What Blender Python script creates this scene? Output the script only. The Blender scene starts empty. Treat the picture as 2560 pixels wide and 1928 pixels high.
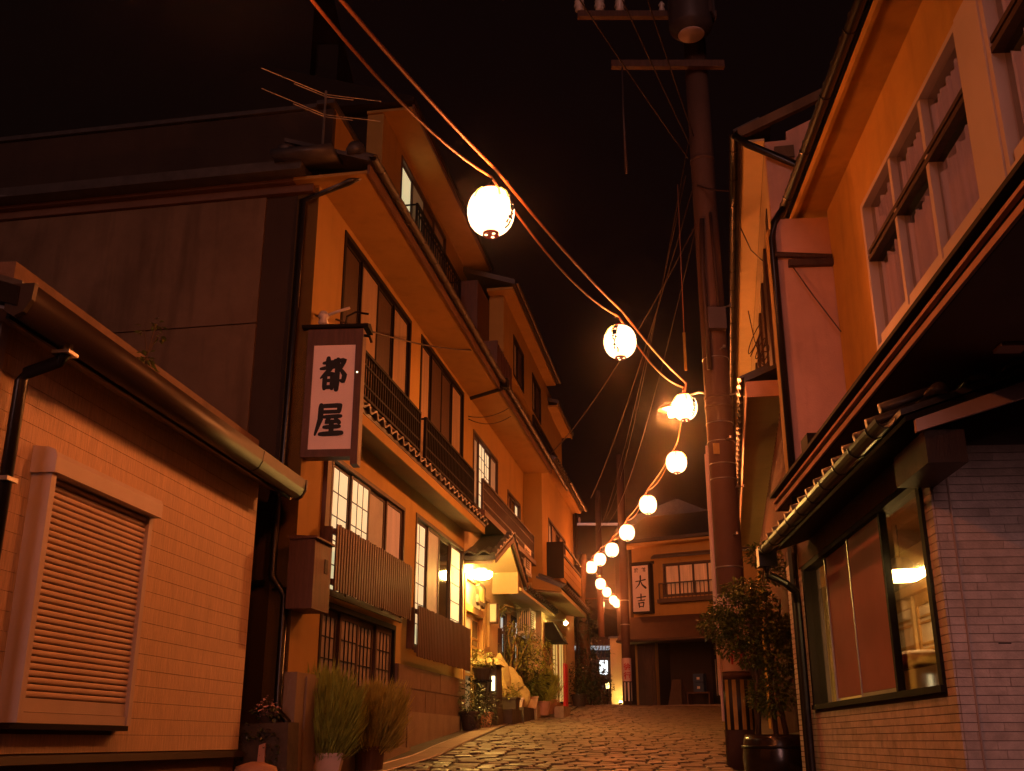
import bpy, bmesh, math, random
from mathutils import Vector, Matrix

random.seed(11)
R = math.radians
scene = bpy.context.scene
C = scene.collection

# ------------------------------------------------------------------ camera
cam = bpy.data.cameras.new('camera')
cam.sensor_fit = 'HORIZONTAL'
cam.sensor_width = 36.0
cam.lens = 36.93
cam.clip_start = 0.05
cam.clip_end = 1500
camo = bpy.data.objects.new('camera', cam)
C.objects.link(camo)
camo.location = (0, 0, 1.5)
camo.rotation_euler = (R(90 + 18.69), 0, 0)
scene.camera = camo

# ------------------------------------------------------------------ night sky and a pink fill sun standing in for an unseen lamp behind
world = bpy.data.worlds.new('World')
scene.world = world
world.use_nodes = True
wn = world.node_tree
bg = wn.nodes['Background']
bg.inputs['Color'].default_value = (1.0, 0.34, 0.3, 1)
bg.inputs['Strength'].default_value = 0.0034

sun = bpy.data.lights.new('rear_fill_sun', 'SUN')
sun.energy = 0.44
sun.color = (1.0, 0.45, 0.38)
sun.angle = R(14)
suno = bpy.data.objects.new('rear_fill_sun', sun)
C.objects.link(suno)
suno.rotation_euler = (R(81), 0, R(-7))

vs = scene.view_settings
vs.view_transform = 'Standard'
vs.look = 'None'
vs.exposure = 0
vs.gamma = 1
scene.render.film_transparent = False
try:
    scene.cycles.use_denoising = True
    scene.cycles.sample_clamp_indirect = 4.0
    scene.cycles.max_bounces = 5
    scene.cycles.volume_bounces = 0
    scene.cycles.diffuse_bounces = 2
    scene.cycles.glossy_bounces = 2
    scene.cycles.transparent_max_bounces = 12
    scene.cycles.caustics_reflective = False
    scene.cycles.caustics_refractive = False
except Exception:
    pass


# ------------------------------------------------------------------ materials
M = {}


def mat(name, col, rough=.6, metal=0., var=.15, vs=2.5, bump=0., bs=60., st=(1, 1, 1), stain=.0, emit=None, es=0.,
        spec=.4, fine=None):
    m = bpy.data.materials.new(name)
    m.use_nodes = True
    nt = m.node_tree
    N, L = nt.nodes, nt.links
    b = N['Principled BSDF']
    b.inputs['Roughness'].default_value = rough
    b.inputs['Metallic'].default_value = metal
    b.inputs['Specular IOR Level'].default_value = spec
    g = N.new('ShaderNodeNewGeometry')
    mp = N.new('ShaderNodeMapping')
    mp.inputs['Scale'].default_value = st
    L.new(g.outputs['Position'], mp.inputs['Vector'])
    n1 = N.new('ShaderNodeTexNoise')
    n1.inputs['Scale'].default_value = vs
    n1.inputs['Detail'].default_value = 6
    n1.inputs['Roughness'].default_value = .65
    L.new(mp.outputs[0], n1.inputs['Vector'])
    rp = N.new('ShaderNodeMapRange')
    rp.inputs['From Min'].default_value = .3
    rp.inputs['From Max'].default_value = .7
    L.new(n1.outputs['Fac'], rp.inputs['Value'])
    mx = N.new('ShaderNodeMix')
    mx.data_type = 'RGBA'
    mx.inputs['A'].default_value = (*[max(0, c * (1 - var)) for c in col], 1)
    mx.inputs['B'].default_value = (*[min(1, c * (1 + var)) for c in col], 1)
    L.new(rp.outputs[0], mx.inputs['Factor'])
    out = mx.outputs['Result']
    if stain > 0:      # streaks of dirt running down
        m2 = N.new('ShaderNodeMapping')
        m2.inputs['Scale'].default_value = (2.2, 2.2, .35)
        L.new(g.outputs['Position'], m2.inputs['Vector'])
        n2 = N.new('ShaderNodeTexNoise')
        n2.inputs['Scale'].default_value = 2.0
        n2.inputs['Detail'].default_value = 8
        L.new(m2.outputs[0], n2.inputs['Vector'])
        r2 = N.new('ShaderNodeMapRange')
        r2.inputs['From Min'].default_value = .5
        r2.inputs['From Max'].default_value = .75
        r2.inputs['To Max'].default_value = stain
        L.new(n2.outputs['Fac'], r2.inputs['Value'])
        mx2 = N.new('ShaderNodeMix')
        mx2.data_type = 'RGBA'
        mx2.inputs['B'].default_value = (*[c * .35 for c in col], 1)
        L.new(r2.outputs[0], mx2.inputs['Factor'])
        L.new(out, mx2.inputs['A'])
        out = mx2.outputs['Result']
    L.new(out, b.inputs['Base Color'])
    if bump > 0:
        mb_ = N.new('ShaderNodeMapping')
        mb_.inputs['Scale'].default_value = fine or st
        L.new(g.outputs['Position'], mb_.inputs['Vector'])
        n3 = N.new('ShaderNodeTexNoise')
        n3.inputs['Scale'].default_value = bs
        n3.inputs['Detail'].default_value = 4
        L.new(mb_.outputs[0], n3.inputs['Vector'])
        bp = N.new('ShaderNodeBump')
        bp.inputs['Strength'].default_value = bump
        bp.inputs['Distance'].default_value = .01
        L.new(n3.outputs['Fac'], bp.inputs['Height'])
        L.new(bp.outputs[0], b.inputs['Normal'])
    if emit:
        b.inputs['Emission Color'].default_value = (*emit, 1)
        b.inputs['Emission Strength'].default_value = es
        if es < .3:
            m.cycles.emission_sampling = 'NONE'
    M[name] = m
    return m


def glass(name, tint=(.8, .8, .8), gloss=.12):
    m = bpy.data.materials.new(name)
    m.use_nodes = True
    nt = m.node_tree
    N, L = nt.nodes, nt.links
    N.remove(N['Principled BSDF'])
    t = N.new('ShaderNodeBsdfTransparent')
    t.inputs['Color'].default_value = (*tint, 1)
    gl = N.new('ShaderNodeBsdfGlossy')
    gl.inputs['Roughness'].default_value = .04
    fr = N.new('ShaderNodeLayerWeight')
    fr.inputs['Blend'].default_value = .5
    pw = N.new('ShaderNodeMath')
    pw.operation = 'POWER'
    pw.inputs[1].default_value = 4.0
    L.new(fr.outputs['Facing'], pw.inputs[0])
    ad = N.new('ShaderNodeMath')
    ad.operation = 'MULTIPLY_ADD'
    ad.inputs[1].default_value = .6
    ad.inputs[2].default_value = gloss * .5
    ad.use_clamp = True
    L.new(pw.outputs[0], ad.inputs[0])
    mx = N.new('ShaderNodeMixShader')
    L.new(ad.outputs[0], mx.inputs[0])
    L.new(t.outputs[0], mx.inputs[1])
    L.new(gl.outputs[0], mx.inputs[2])
    L.new(mx.outputs[0], N['Material Output'].inputs['Surface'])
    M[name] = m
    return m


mat('siding', (.7, .54, .4), .75, var=.2, vs=12, bump=.8, bs=14, st=(7, 7, .4), fine=(9, 9, .5), stain=.1)
mat('trim_metal', (.6, .52, .5), .5, .0, var=.06)
mat('shutter_metal', (.66, .52, .46), .6, .0, var=.06, vs=5)
mat('gutter_brown', (.028, .018, .012), .5, .0, var=.1)
mat('pipe_black', (.012, .011, .011), .3, .2, var=.1)
mat('soffit_shaded', (.2, .1, .03), .8, var=.12)  # darker copy of the wall plaster, soffit shade put into the colour
mat('soffit_pale', (.36, .3, .29), .7, var=.08)
mat('plaster_right', (.56, .34, .08), .85, var=.16, vs=1.3, bump=.4, bs=80, stain=.38)
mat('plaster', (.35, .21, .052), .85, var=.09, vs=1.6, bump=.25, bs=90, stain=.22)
mat('plaster_cream', (.64, .52, .3), .85, var=.07, vs=1.6, bump=.2, bs=90, stain=.12)
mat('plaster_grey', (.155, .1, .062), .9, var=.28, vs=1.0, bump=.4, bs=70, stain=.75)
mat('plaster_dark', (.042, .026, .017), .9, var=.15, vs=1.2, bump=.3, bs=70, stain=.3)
mat('plaster_pink', (.58, .35, .28), .85, var=.16, vs=1.4, bump=.35, bs=80, stain=.45)
mat('stone_clad', (.16, .098, .07), .75, var=.22, vs=5, bump=.4, bs=45, stain=.35)
mat('concrete', (.24, .185, .14), .85, var=.16, vs=3, bump=.35, bs=70, stain=.3)
mat('wood_dark', (.055, .03, .02), .55, var=.35, vs=4, bump=.3, bs=30, st=(6, 6, .8))
mat('wood_red', (.095, .042, .025), .55, var=.3, vs=4, bump=.3, bs=30, st=(6, 6, .8))
mat('wood_gold', (.42, .25, .09), .5, var=.2, vs=4, bump=.2, bs=30, st=(6, 6, .8))
mat('wood_black', (.014, .01, .008), .65, var=.25, vs=4, spec=.12)
mat('roof_tile', (.06, .055, .055), .38, var=.3, vs=7, bump=.25, bs=60)
mat('fascia_brown', (.12, .06, .035), .6, var=.2)
mat('metal_black', (.009, .007, .006), .7, .0, var=.2, spec=.15)
mat('steel', (.4, .38, .36), .35, .8, var=.15)
mat('asphalt', (.06, .052, .046), .85, var=.3, vs=5, bump=.6, bs=90)
mat('mortar', (.02, .016, .013), .85, var=.3, vs=8, bump=.5, bs=90)
mat('cobble', (.105, .078, .055), .62, var=.32, vs=4.5, bump=.6, bs=55)
mat('cobble_b', (.135, .097, .066), .62, var=.3, vs=5.5, bump=.6, bs=55)
mat('cobble_c', (.08, .061, .046), .45, var=.32, vs=5, bump=.6, bs=55)
mat('paper_sign', (.85, .7, .69), .55, var=.05, vs=3)
mat('ink', (.006, .005, .005), .6, var=0)
mat('ink_red', (.45, .03, .02), .6, var=0)
mat('sign_white', (.66, .6, .55), .5, var=.06)
mat('brick_tile', (.74, .63, .6), .62, var=.2, vs=9, bump=.3, bs=80)
mat('brick_tile_b', (.64, .54, .5), .62, var=.24, vs=9, bump=.3, bs=80)
mat('brick_joint', (.17, .12, .12), .9, var=.1)
mat('panel_red', (.42, .2, .19), .7, var=.1, vs=2, spec=.06)
mat('curtain', (.75, .55, .56), .85, var=.2, vs=7, st=(3, 3, .15), emit=(1, .36, .3), es=.085)  # faint glow added so the curtains of the unlit room show
mat('curtain_lit', (.7, .5, .3), .9, var=.25, vs=5, st=(2, 2, .1), emit=(1, .55, .22), es=.035)
mat('curtain_warm', (.26, .17, .09), .9, var=.25, vs=4, st=(2, 2, .15), emit=(1, .5, .22), es=.008)
mat('curtain_pink', (.42, .32, .27), .9, var=.25, vs=4, st=(2, 2, .15), emit=(1, .55, .3), es=.09)
mat('curtain_dim', (.16, .1, .06), .9, var=.3, vs=4, st=(2, 2, .15))
mat('shoji_lit', (.6, .55, .4), .8, var=.1, vs=2, emit=(1, .87, .46), es=.62)
mat('shoji_dim', (.32, .26, .2), .7, var=.2, vs=3, emit=(1, .7, .3), es=.045)
mat('shoji_grey', (.4, .35, .28), .6, var=.2, vs=3, emit=(1, .8, .4), es=.06)
mat('pane_blue', (.5, .5, .5), .6, var=.2, emit=(.8, .95, .9), es=.5)
mat('pane_dark', (.02, .018, .016), .08, var=0, spec=.6)
mat('door_pane', (.23, .165, .125), .5, var=.3, vs=4, emit=(1, .55, .25), es=.012)
mat('pane_gold', (.6, .45, .2), .6, var=.15, emit=(1, .66, .17), es=.55)
mat('leaf', (.12, .16, .025), .32, var=.45, vs=14, spec=.5)
mat('leaf_dark', (.04, .06, .014), .35, var=.4, vs=14, spec=.6)
mat('leaf_yellow', (.2, .19, .035), .5, var=.4, vs=9)
mat('kochia', (.3, .37, .06), .7, var=.4, vs=9)
mat('kochia_brown', (.42, .36, .07), .7, var=.4, vs=9)
mat('stem', (.11, .065, .03), .7, var=.3)
mat('flower', (.7, .42, .42), .6, var=.2)
mat('terracotta', (.5, .3, .2), .75, var=.15, vs=6, stain=.2)
mat('pot_pale', (.62, .47, .42), .55, var=.08, vs=6, stain=.15)
mat('pot_dark', (.05, .035, .025), .6, var=.2)
mat('rock', (.4, .3, .13), .85, var=.35, vs=5, bump=.9, bs=22)
mat('stone_dark', (.06, .048, .04), .8, var=.4, vs=6, bump=.7, bs=35)
mat('stone_step', (.34, .28, .18), .8, var=.3, vs=6, bump=.6, bs=40)
mat('barrel', (.018, .011, .009), .22, var=.3, vs=5, spec=.6)
mat('pole_concrete', (.115, .06, .042), .78, var=.12, vs=2.5, bump=.25, bs=80, stain=.3)
mat('pole_sheet', (.62, .45, .42), .5, var=.08, stain=.15)
mat('stripe_yellow', (.38, .24, .05), .5, var=.25, vs=5)
mat('stripe_black', (.02, .017, .015), .5, var=.2)
mat('transformer', (.08, .06, .06), .5, .2, var=.12)
mat('ceramic', (.6, .52, .46), .25, var=.1)
mat('cable', (.35, .14, .07), .5, var=.1)
mat('cable_dark', (.045, .024, .018), .6, var=.1)
mat('ac_white', (.66, .58, .5), .5, var=.06)
mat('ac_dark', (.05, .04, .035), .6, var=.2)
mat('red_panel', (.6, .02, .012), .45, var=.15, emit=(1, .02, .01), es=.03)
mat('crate_blue', (.03, .06, .14), .4, var=.2)
mat('awning', (.075, .04, .025), .75, var=.15, vs=4)
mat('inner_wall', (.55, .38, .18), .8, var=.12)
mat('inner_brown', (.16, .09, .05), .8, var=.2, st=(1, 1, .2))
mat('frosted', (.45, .45, .27), .4, var=.15)
mat('cushion', (.3, .07, .03), .7, var=.15)
mat('dark_hill', (.03, .022, .018), .95, var=.4, vs=.4)
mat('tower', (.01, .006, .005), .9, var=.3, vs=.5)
# what gives off light
def paper_mat(name, col, es, clear):
    m = bpy.data.materials.new(name)
    m.use_nodes = True
    N, L = m.node_tree.nodes, m.node_tree.links
    N.remove(N['Principled BSDF'])
    t = N.new('ShaderNodeBsdfTransparent')
    e = N.new('ShaderNodeEmission')
    e.inputs['Color'].default_value = (*col, 1)
    e.inputs['Strength'].default_value = es
    mx = N.new('ShaderNodeMixShader')
    mx.inputs[0].default_value = 1 - clear
    L.new(t.outputs[0], mx.inputs[1])
    L.new(e.outputs[0], mx.inputs[2])
    L.new(mx.outputs[0], N['Material Output'].inputs['Surface'])
    m.cycles.emission_sampling = 'NONE'
    M[name] = m


paper_mat('lantern_paper', (1, .58, .3), 8, .6)
mat('lantern_bulb', (.8, .6, .4), .8, var=.0, emit=(1, .2, .036), es=2350)
mat('lantern_stain', (.8, .6, .3), .8, var=.03, emit=(1, .72, .12), es=1.6)
mat('lantern_ring', (.3, .012, .006), .4, var=.1, emit=(1, .02, .004), es=.045)
mat('lamp_white', (.8, .7, .5), .6, var=0, emit=(1, .55, .12), es=300)
mat('lamp_bulb', (.8, .7, .5), .6, var=0, emit=(1, .3, .07), es=5000)
mat('lamp_spot', (.8, .7, .5), .6, var=0, emit=(1, .62, .16), es=420)
mat('lamp_pendant', (.8, .7, .5), .6, var=0, emit=(1, .62, .2), es=110)
mat('lamp_slit', (.8, .7, .5), .6, var=0, emit=(1, .86, .45), es=3.2)
mat('lamp_post', (.8, .7, .5), .6, var=0, emit=(1, .75, .25), es=5)
mat('sign_lit', (.7, .7, .7), .6, var=0, emit=(.85, .98, 1), es=2.0)
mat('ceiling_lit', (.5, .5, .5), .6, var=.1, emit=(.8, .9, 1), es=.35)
mat('sign_box_lit', (.7, .6, .45), .6, var=.05, emit=(1, .72, .35), es=.12)
glass('glass', (.86, .84, .8), .1)


# ------------------------------------------------------------------ mesh helpers
class MB:
    def __init__(s):
        s.v, s.f = [], []

    def add(s, vs, fs):
        o = len(s.v)
        s.v += [tuple(p) for p in vs]
        s.f += [tuple(i + o for i in f) for f in fs]
        return s

    def hexa(s, p):
        return s.add(p, [(0, 3, 2, 1), (4, 5, 6, 7), (0, 1, 5, 4), (1, 2, 6, 5), (2, 3, 7, 6), (3, 0, 4, 7)])

    def box(s, x0, x1, y0, y1, z0, z1):
        x0, x1 = sorted((x0, x1)); y0, y1 = sorted((y0, y1)); z0, z1 = sorted((z0, z1))
        return s.hexa([(x0, y0, z0), (x1, y0, z0), (x1, y1, z0), (x0, y1, z0), (x0, y0, z1), (x1, y0, z1), (x1, y1, z1), (x0, y1, z1)])

    def prism(s, prof, axis, lo, hi):
        """extrude a closed 2-D profile along an axis; profile in the two other axes (cyclic order kept x<y<z)"""
        n = len(prof)
        def P(a, b, t):
            return {'x': (t, a, b), 'y': (a, t, b), 'z': (a, b, t)}[axis]
        vs_ = [P(a, b, lo) for a, b in prof] + [P(a, b, hi) for a, b in prof]
        fs = [(i, (i + 1) % n, n + (i + 1) % n, n + i) for i in range(n)]
        fs += [tuple(range(n - 1, -1, -1)), tuple(range(n, 2 * n))]
        return s.add(vs_, fs)

    def tube(s, pts, r, n=8):
        pts = [Vector(p) for p in pts]
        rs = r if isinstance(r, (list, tuple)) else [r] * len(pts)
        up = Vector((0, 0, 1))
        rings = []
        prev = None
        for i, p in enumerate(pts):
            d = (pts[min(i + 1, len(pts) - 1)] - pts[max(i - 1, 0)]).normalized()
            a = d.cross(up if abs(d.z) < .95 else Vector((1, 0, 0))).normalized()
            if prev is not None and a.dot(prev) < 0:
                a = -a
            prev = a
            b = d.cross(a).normalized()
            rings.append([p + (a * math.cos(t) + b * math.sin(t)) * rs[i] for t in [2 * math.pi * k / n for k in range(n)]])
        vs_ = [q for ring in rings for q in ring]
        fs = []
        for i in range(len(pts) - 1):
            for k in range(n):
                fs.append((i * n + k, i * n + (k + 1) % n, (i + 1) * n + (k + 1) % n, (i + 1) * n + k))
        fs += [tuple(range(n - 1, -1, -1)), tuple((len(pts) - 1) * n + k for k in range(n))]
        return s.add(vs_, fs)

    def lathe(s, prof, n=16, c=(0, 0, 0), sx=1, sy=1):
        vs_, fs = [], []
        for r, z in prof:
            for k in range(n):
                t = 2 * math.pi * k / n
                vs_.append((c[0] + sx * r * math.cos(t), c[1] + sy * r * math.sin(t), c[2] + z))
        for i in range(len(prof) - 1):
            for k in range(n):
                fs.append((i * n + k, i * n + (k + 1) % n, (i + 1) * n + (k + 1) % n, (i + 1) * n + k))
        fs += [tuple(range(n - 1, -1, -1)), tuple((len(prof) - 1) * n + k for k in range(n))]
        return s.add(vs_, fs)

    def quad(s, a, b, c, d):
        return s.add([a, b, c, d], [(0, 1, 2, 3)])


ZB = {}      # base height of each facade frame: its shapes are written in world heights


def root(o):
    while o.parent:
        o = o.parent
    return o


def to_mesh(name, mb, m, smooth=False, dz=0., recalc=True):
    me = bpy.data.meshes.new(name)
    me.from_pydata([(x, y, z - dz) for x, y, z in mb.v], [], mb.f)
    ms = m if isinstance(m, (list, tuple)) else [m]
    for k in ms:
        me.materials.append(M[k])
    if recalc and len(mb.f) < 6000:
        bm = bmesh.new(); bm.from_mesh(me)
        bmesh.ops.recalc_face_normals(bm, faces=bm.faces)
        bm.to_mesh(me); bm.free()
    if smooth:
        me.polygons.foreach_set('use_smooth', [True] * len(me.polygons))
    me.update()
    return me


def obj(name, mb, m, parent=None, smooth=False, recalc=True):
    dz = ZB.get(root(parent).name, 0) if parent else 0
    o = bpy.data.objects.new(name, to_mesh(name, mb, m, smooth, dz, recalc))
    C.objects.link(o)
    if parent:
        o.parent = parent
    return o


def piece(name, me, parent, loc, scale=(1, 1, 1), rot=(0, 0, 0)):
    o = bpy.data.objects.new(name, me)
    C.objects.link(o)
    dz = ZB.get(root(parent).name, 0) if parent else 0
    o.location = (loc[0], loc[1], loc[2] - dz)
    o.scale = scale
    o.rotation_euler = rot
    if parent:
        o.parent = parent
    return o


_cube = {}


def cube(m, bevel=0.):
    k = (m, bevel)
    if k not in _cube:
        me = to_mesh('block', MB().box(-.5, .5, -.5, .5, -.5, .5), m)
        _cube[k] = me
    return _cube[k]


def boxp(name, parent, x0, x1, y0, y1, z0, z1, m):
    return piece(name, cube(m), parent, ((x0 + x1) / 2, (y0 + y1) / 2, (z0 + z1) / 2),
                 (abs(x1 - x0), abs(y1 - y0), abs(z1 - z0)))


def tag(o, label=None, cat=None, group=None, kind=None):
    if label: o['label'] = label
    if cat: o['category'] = cat
    if group: o['group'] = group
    if kind: o['kind'] = kind
    return o


def thing(name, label, cat, loc=(0, 0, 0), rz=0., group=None):
    o = bpy.data.objects.new(name, None)
    o.empty_display_size = .2
    C.objects.link(o)
    o.location = loc
    o.rotation_euler = (0, 0, rz)
    return tag(o, label, cat, group)


def facade(name, label, cat, px, py, az, base, group=None):
    """frame with x along the street front (away from the camera), street side y<0 on the left, y>0 on the right"""
    o = thing(name, label, cat, (px, py, base), R(90 - az), group)
    ZB[o.name] = base
    return o


def FW(px, py, az, s, off, z):
    a = R(az)
    return (px + math.sin(a) * s + math.cos(a) * off, py + math.cos(a) * s - math.sin(a) * off, z)


def BX(s, off, z): return FW(-2.95, 6.5, 7.9, s, off, z)
def AX(s, off, z): return FW(-2.1, 11, 10.3, s, off, z)
def RX(s, off, z): return FW(2.44, 6.0, 3.9, s, off, z)
def R2X(s, off, z): return FW(3.01, 11, 11.1, s, off, z)


def wall(parent, s0, s1, z0, z1, y0, y1, holes, m, name='wall'):
    xs = sorted({s0, s1, *[h[0] for h in holes], *[h[1] for h in holes]})
    zs = sorted({z0, z1, *[h[2] for h in holes], *[h[3] for h in holes]})
    mb = MB()
    for i in range(len(xs) - 1):
        run = None
        for j in range(len(zs) - 1):
            cx, cz = (xs[i] + xs[i + 1]) / 2, (zs[j] + zs[j + 1]) / 2
            inside = any(h[0] < cx < h[1] and h[2] < cz < h[3] for h in holes)
            if not inside:
                run = [zs[j], zs[j + 1]] if run is None else [run[0], zs[j + 1]]
            if (inside or j == len(zs) - 2) and run:
                mb.box(xs[i], xs[i + 1], y0, y1, *run)
                run = None
    return obj(name, mb, m, parent)


def window(parent, s0, s1, z0, z1, y, o, panes, fm='wood_dark', lat=None, fw=.05, sash=.035, depth=.09, transom=None, name='window'):
    """frame mesh with a pane, a sash and (where the photo shows one) a lattice for every light; o = outward sign of y"""
    n = len(panes)
    f = MB()
    ya, yb = y - o * depth, y + o * .014
    f.box(s0, s0 + fw, ya, yb, z0, z1).box(s1 - fw, s1, ya, yb, z0, z1)
    f.box(s0 + fw, s1 - fw, ya, yb, z0, z0 + fw).box(s0 + fw, s1 - fw, ya, yb, z1 - fw, z1)
    w = obj(name, f, fm, parent)
    a, b, c, d = s0 + fw, s1 - fw, z0 + fw, z1 - fw
    pw = (b - a) / n
    for i, pm in enumerate(panes):
        x0, x1 = a + i * pw, a + (i + 1) * pw
        yo = y - o * (.035 if i % 2 else .058)
        boxp('pane', w, x0 + sash, x1 - sash, yo - o * .004, yo + o * .001, c + sash, d - sash, pm)
        sb = MB()
        for q in ((x0, x0 + sash, c, d), (x1 - sash, x1, c, d), (x0 + sash, x1 - sash, c, c + sash), (x0 + sash, x1 - sash, d - sash, d)):
            sb.box(q[0], q[1], yo - o * .01, yo + o * .012, q[2], q[3])
        obj('sash', sb, fm, w)
        if lat and lat[i]:
            nx, nz = lat[i]
            lb = MB()
            for k in range(1, nx):
                x = x0 + sash + (x1 - x0 - 2 * sash) * k / nx
                lb.box(x - .006, x + .006, yo + o * .0015, yo + o * .008, c + sash, d - sash)
            for k in range(1, nz):
                z = c + sash + (d - c - 2 * sash) * k / nz
                lb.box(x0 + sash, x1 - sash, yo + o * .002, yo + o * .0085, z - .006, z + .006)
            obj('lattice', lb, fm, w)
    return w


def tile_mesh(w=.27, ln=.34, h=.045, m='roof_tile'):
    """S-shaped pantile: x across, y up the slope, thick front lip"""
    nx = 10
    mb = MB()
    def zz(t):
        return h * (math.sin(math.pi * t / .62) if t < .62 else -.35 * math.sin(math.pi * (t - .62) / .38))
    top = [[(w * i / nx, y, zz(i / nx) + .012 + (0 if y == 0 else .0)) for i in range(nx + 1)] for y in (0, ln)]
    bot = [[(x, y, z - .03) for x, y, z in r] for r in top]
    for a, b, fl in ((top[0], top[1], 0), (bot[0], bot[1], 1), (top[0], bot[0], 1), (top[1], bot[1], 0)):
        for i in range(nx):
            mb.quad(a[i], a[i + 1], b[i + 1], b[i])
    mb.quad(top[0][0], top[1][0], bot[1][0], bot[0][0])
    mb.quad(top[0][-1], top[1][-1], bot[1][-1], bot[0][-1])
    return to_mesh('roof_tile', mb, m, smooth=False)


TILE = tile_mesh()


def skirt_roof(parent, s0, s1, off0, off1, zedge, pitch, o, name='roof', tm='roof_tile', ctm='fascia_brown', soffit='plaster_cream', tiles=True, thick=.05, row2=True):
    """lean-to tiled roof from the wall (off0) to the eave (off1, towards the street); the eave course is laid tile by tile"""
    y0, y1 = o * off0, o * off1
    run = abs(off1 - off0)
    zt = zedge + run * pitch
    mb = MB()
    p = [(y1, zedge), (y1, zedge + thick), (y0, zt + thick), (y0, zt)]
    mb.prism(p, 'x', s0, s1)
    r = obj(name, mb, tm, parent)
    if tiles:
        n = int((s1 - s0) / .27)
        ang = math.atan(pitch)
        rz = 0 if o < 0 else math.pi
        for k in range(n):
            x = s0 + (k + (0 if o < 0 else 1)) * (s1 - s0) / n
            piece('roof_tile', TILE, r, (x, y1 + o * .05, zedge + thick + .022 - .05 * pitch), ((s1 - s0) / n / .27, 1, 1), (ang, 0, rz))
        if row2 and run > .4:
            for k in range(n):
                x = s0 + (k + (0 if o < 0 else 1)) * (s1 - s0) / n
                yy = y1 - o * .22
                piece('roof_tile', TILE, r, (x, yy, zedge + thick + .035 + .22 * pitch), ((s1 - s0) / n / .27, 1, 1), (ang, 0, rz))
    return r


def gutter(parent, s0, s1, y, z, r=.055, m='gutter_brown', hang=.6, name='gutter'):
    prof = []
    n = 9
    for i in range(n):
        t = math.pi + math.pi * i / (n - 1)
        prof.append((y + r * math.cos(t), z + r * math.sin(t)))
    for i in range(n - 1, -1, -1):
        t = math.pi + math.pi * i / (n - 1)
        prof.append((y + (r - .006) * math.cos(t), z + (r - .006) * math.sin(t)))
    g = obj(name, MB().prism(prof, 'x', s0, s1), m, parent)
    x = s0 + hang / 2
    while x < s1:
        hb = MB()
        pts = [(y + (r + .002) * math.cos(math.pi + math.pi * i / 6), z + (r + .002) * math.sin(math.pi + math.pi * i / 6)) for i in range(7)]
        pts2 = [(y + (r + .007) * math.cos(math.pi + math.pi * i / 6), z + (r + .007) * math.sin(math.pi + math.pi * i / 6)) for i in range(6, -1, -1)]
        hb.prism(pts + pts2, 'x', x - .008, x + .008)
        obj('hanger', hb, m, g)
        x += hang
    return g


def railing(parent, s0, s1, y, z0, z1, m='metal_black', pitch=.095, name='railing', r=.011, mids=(.16,), ret=None):
    mb = MB().box(s0, s1, y - .025, y + .025, z1 - .035, z1).box(s0, s1, y - .015, y + .015, z0, z0 + .03)
    for f in mids:
        zz = z1 - f
        mb.box(s0, s1, y - .012, y + .012, zz - .012, zz + .012)
        zz = z0 + f
        mb.box(s0, s1, y - .012, y + .012, zz - .012, zz + .012)
    for x in (s0, s1):
        mb.box(x - .02, x + .02, y - .02, y + .02, z0, z1)
        if ret is not None:
            mb.box(x - .012, x + .012, y, ret, z1 - .035, z1 - .01)
    g = obj(name, mb, m, parent)
    n = max(2, int((s1 - s0) / pitch))
    for k in range(1, n):
        x = s0 + (s1 - s0) * k / n
        boxp('baluster', g, x - r, x + r, y - r, y + r, z0 + .03, z1 - .035, m)
    return g


def screen(parent, s0, s1, y, z0, z1, o, m='wood_red', pitch=.088, w=.052, name='balcony_screen', rails=(.12, .88)):
    mb = MB()
    for f in rails:
        zz = z0 + (z1 - z0) * f
        mb.box(s0, s1, y - o * .02, y - o * .055, zz - .03, zz + .03)
    for x in (s0 + .02, s1 - .02):
        mb.box(x - .03, x + .03, y - o * .06, y - o * .16, z0 + .1, z1 - .03)
    g = obj(name, mb, m, parent)
    n = int((s1 - s0) / pitch)
    for k in range(n):
        x = s0 + (s1 - s0) * (k + .5) / n
        e = random.uniform(-.008, .008)
        boxp('slat', g, x - w / 2, x + w / 2, y, y - o * .018, z0 + e, z1 + e, m)
    return g


def sag(a, b, d, n=12):
    a, b = Vector(a), Vector(b)
    return [a.lerp(b, i / n) + Vector((0, 0, -4 * d * (i / n) * (1 - i / n))) for i in range(n + 1)]


def cable(name, label, paths, r, m='cable_dark', n=6, cat='cable', group=None):
    mb = MB()
    for p in paths:
        mb.tube(p, r, n)
    return tag(obj(name, mb, m, None, True, False), label, cat, group)


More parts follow.
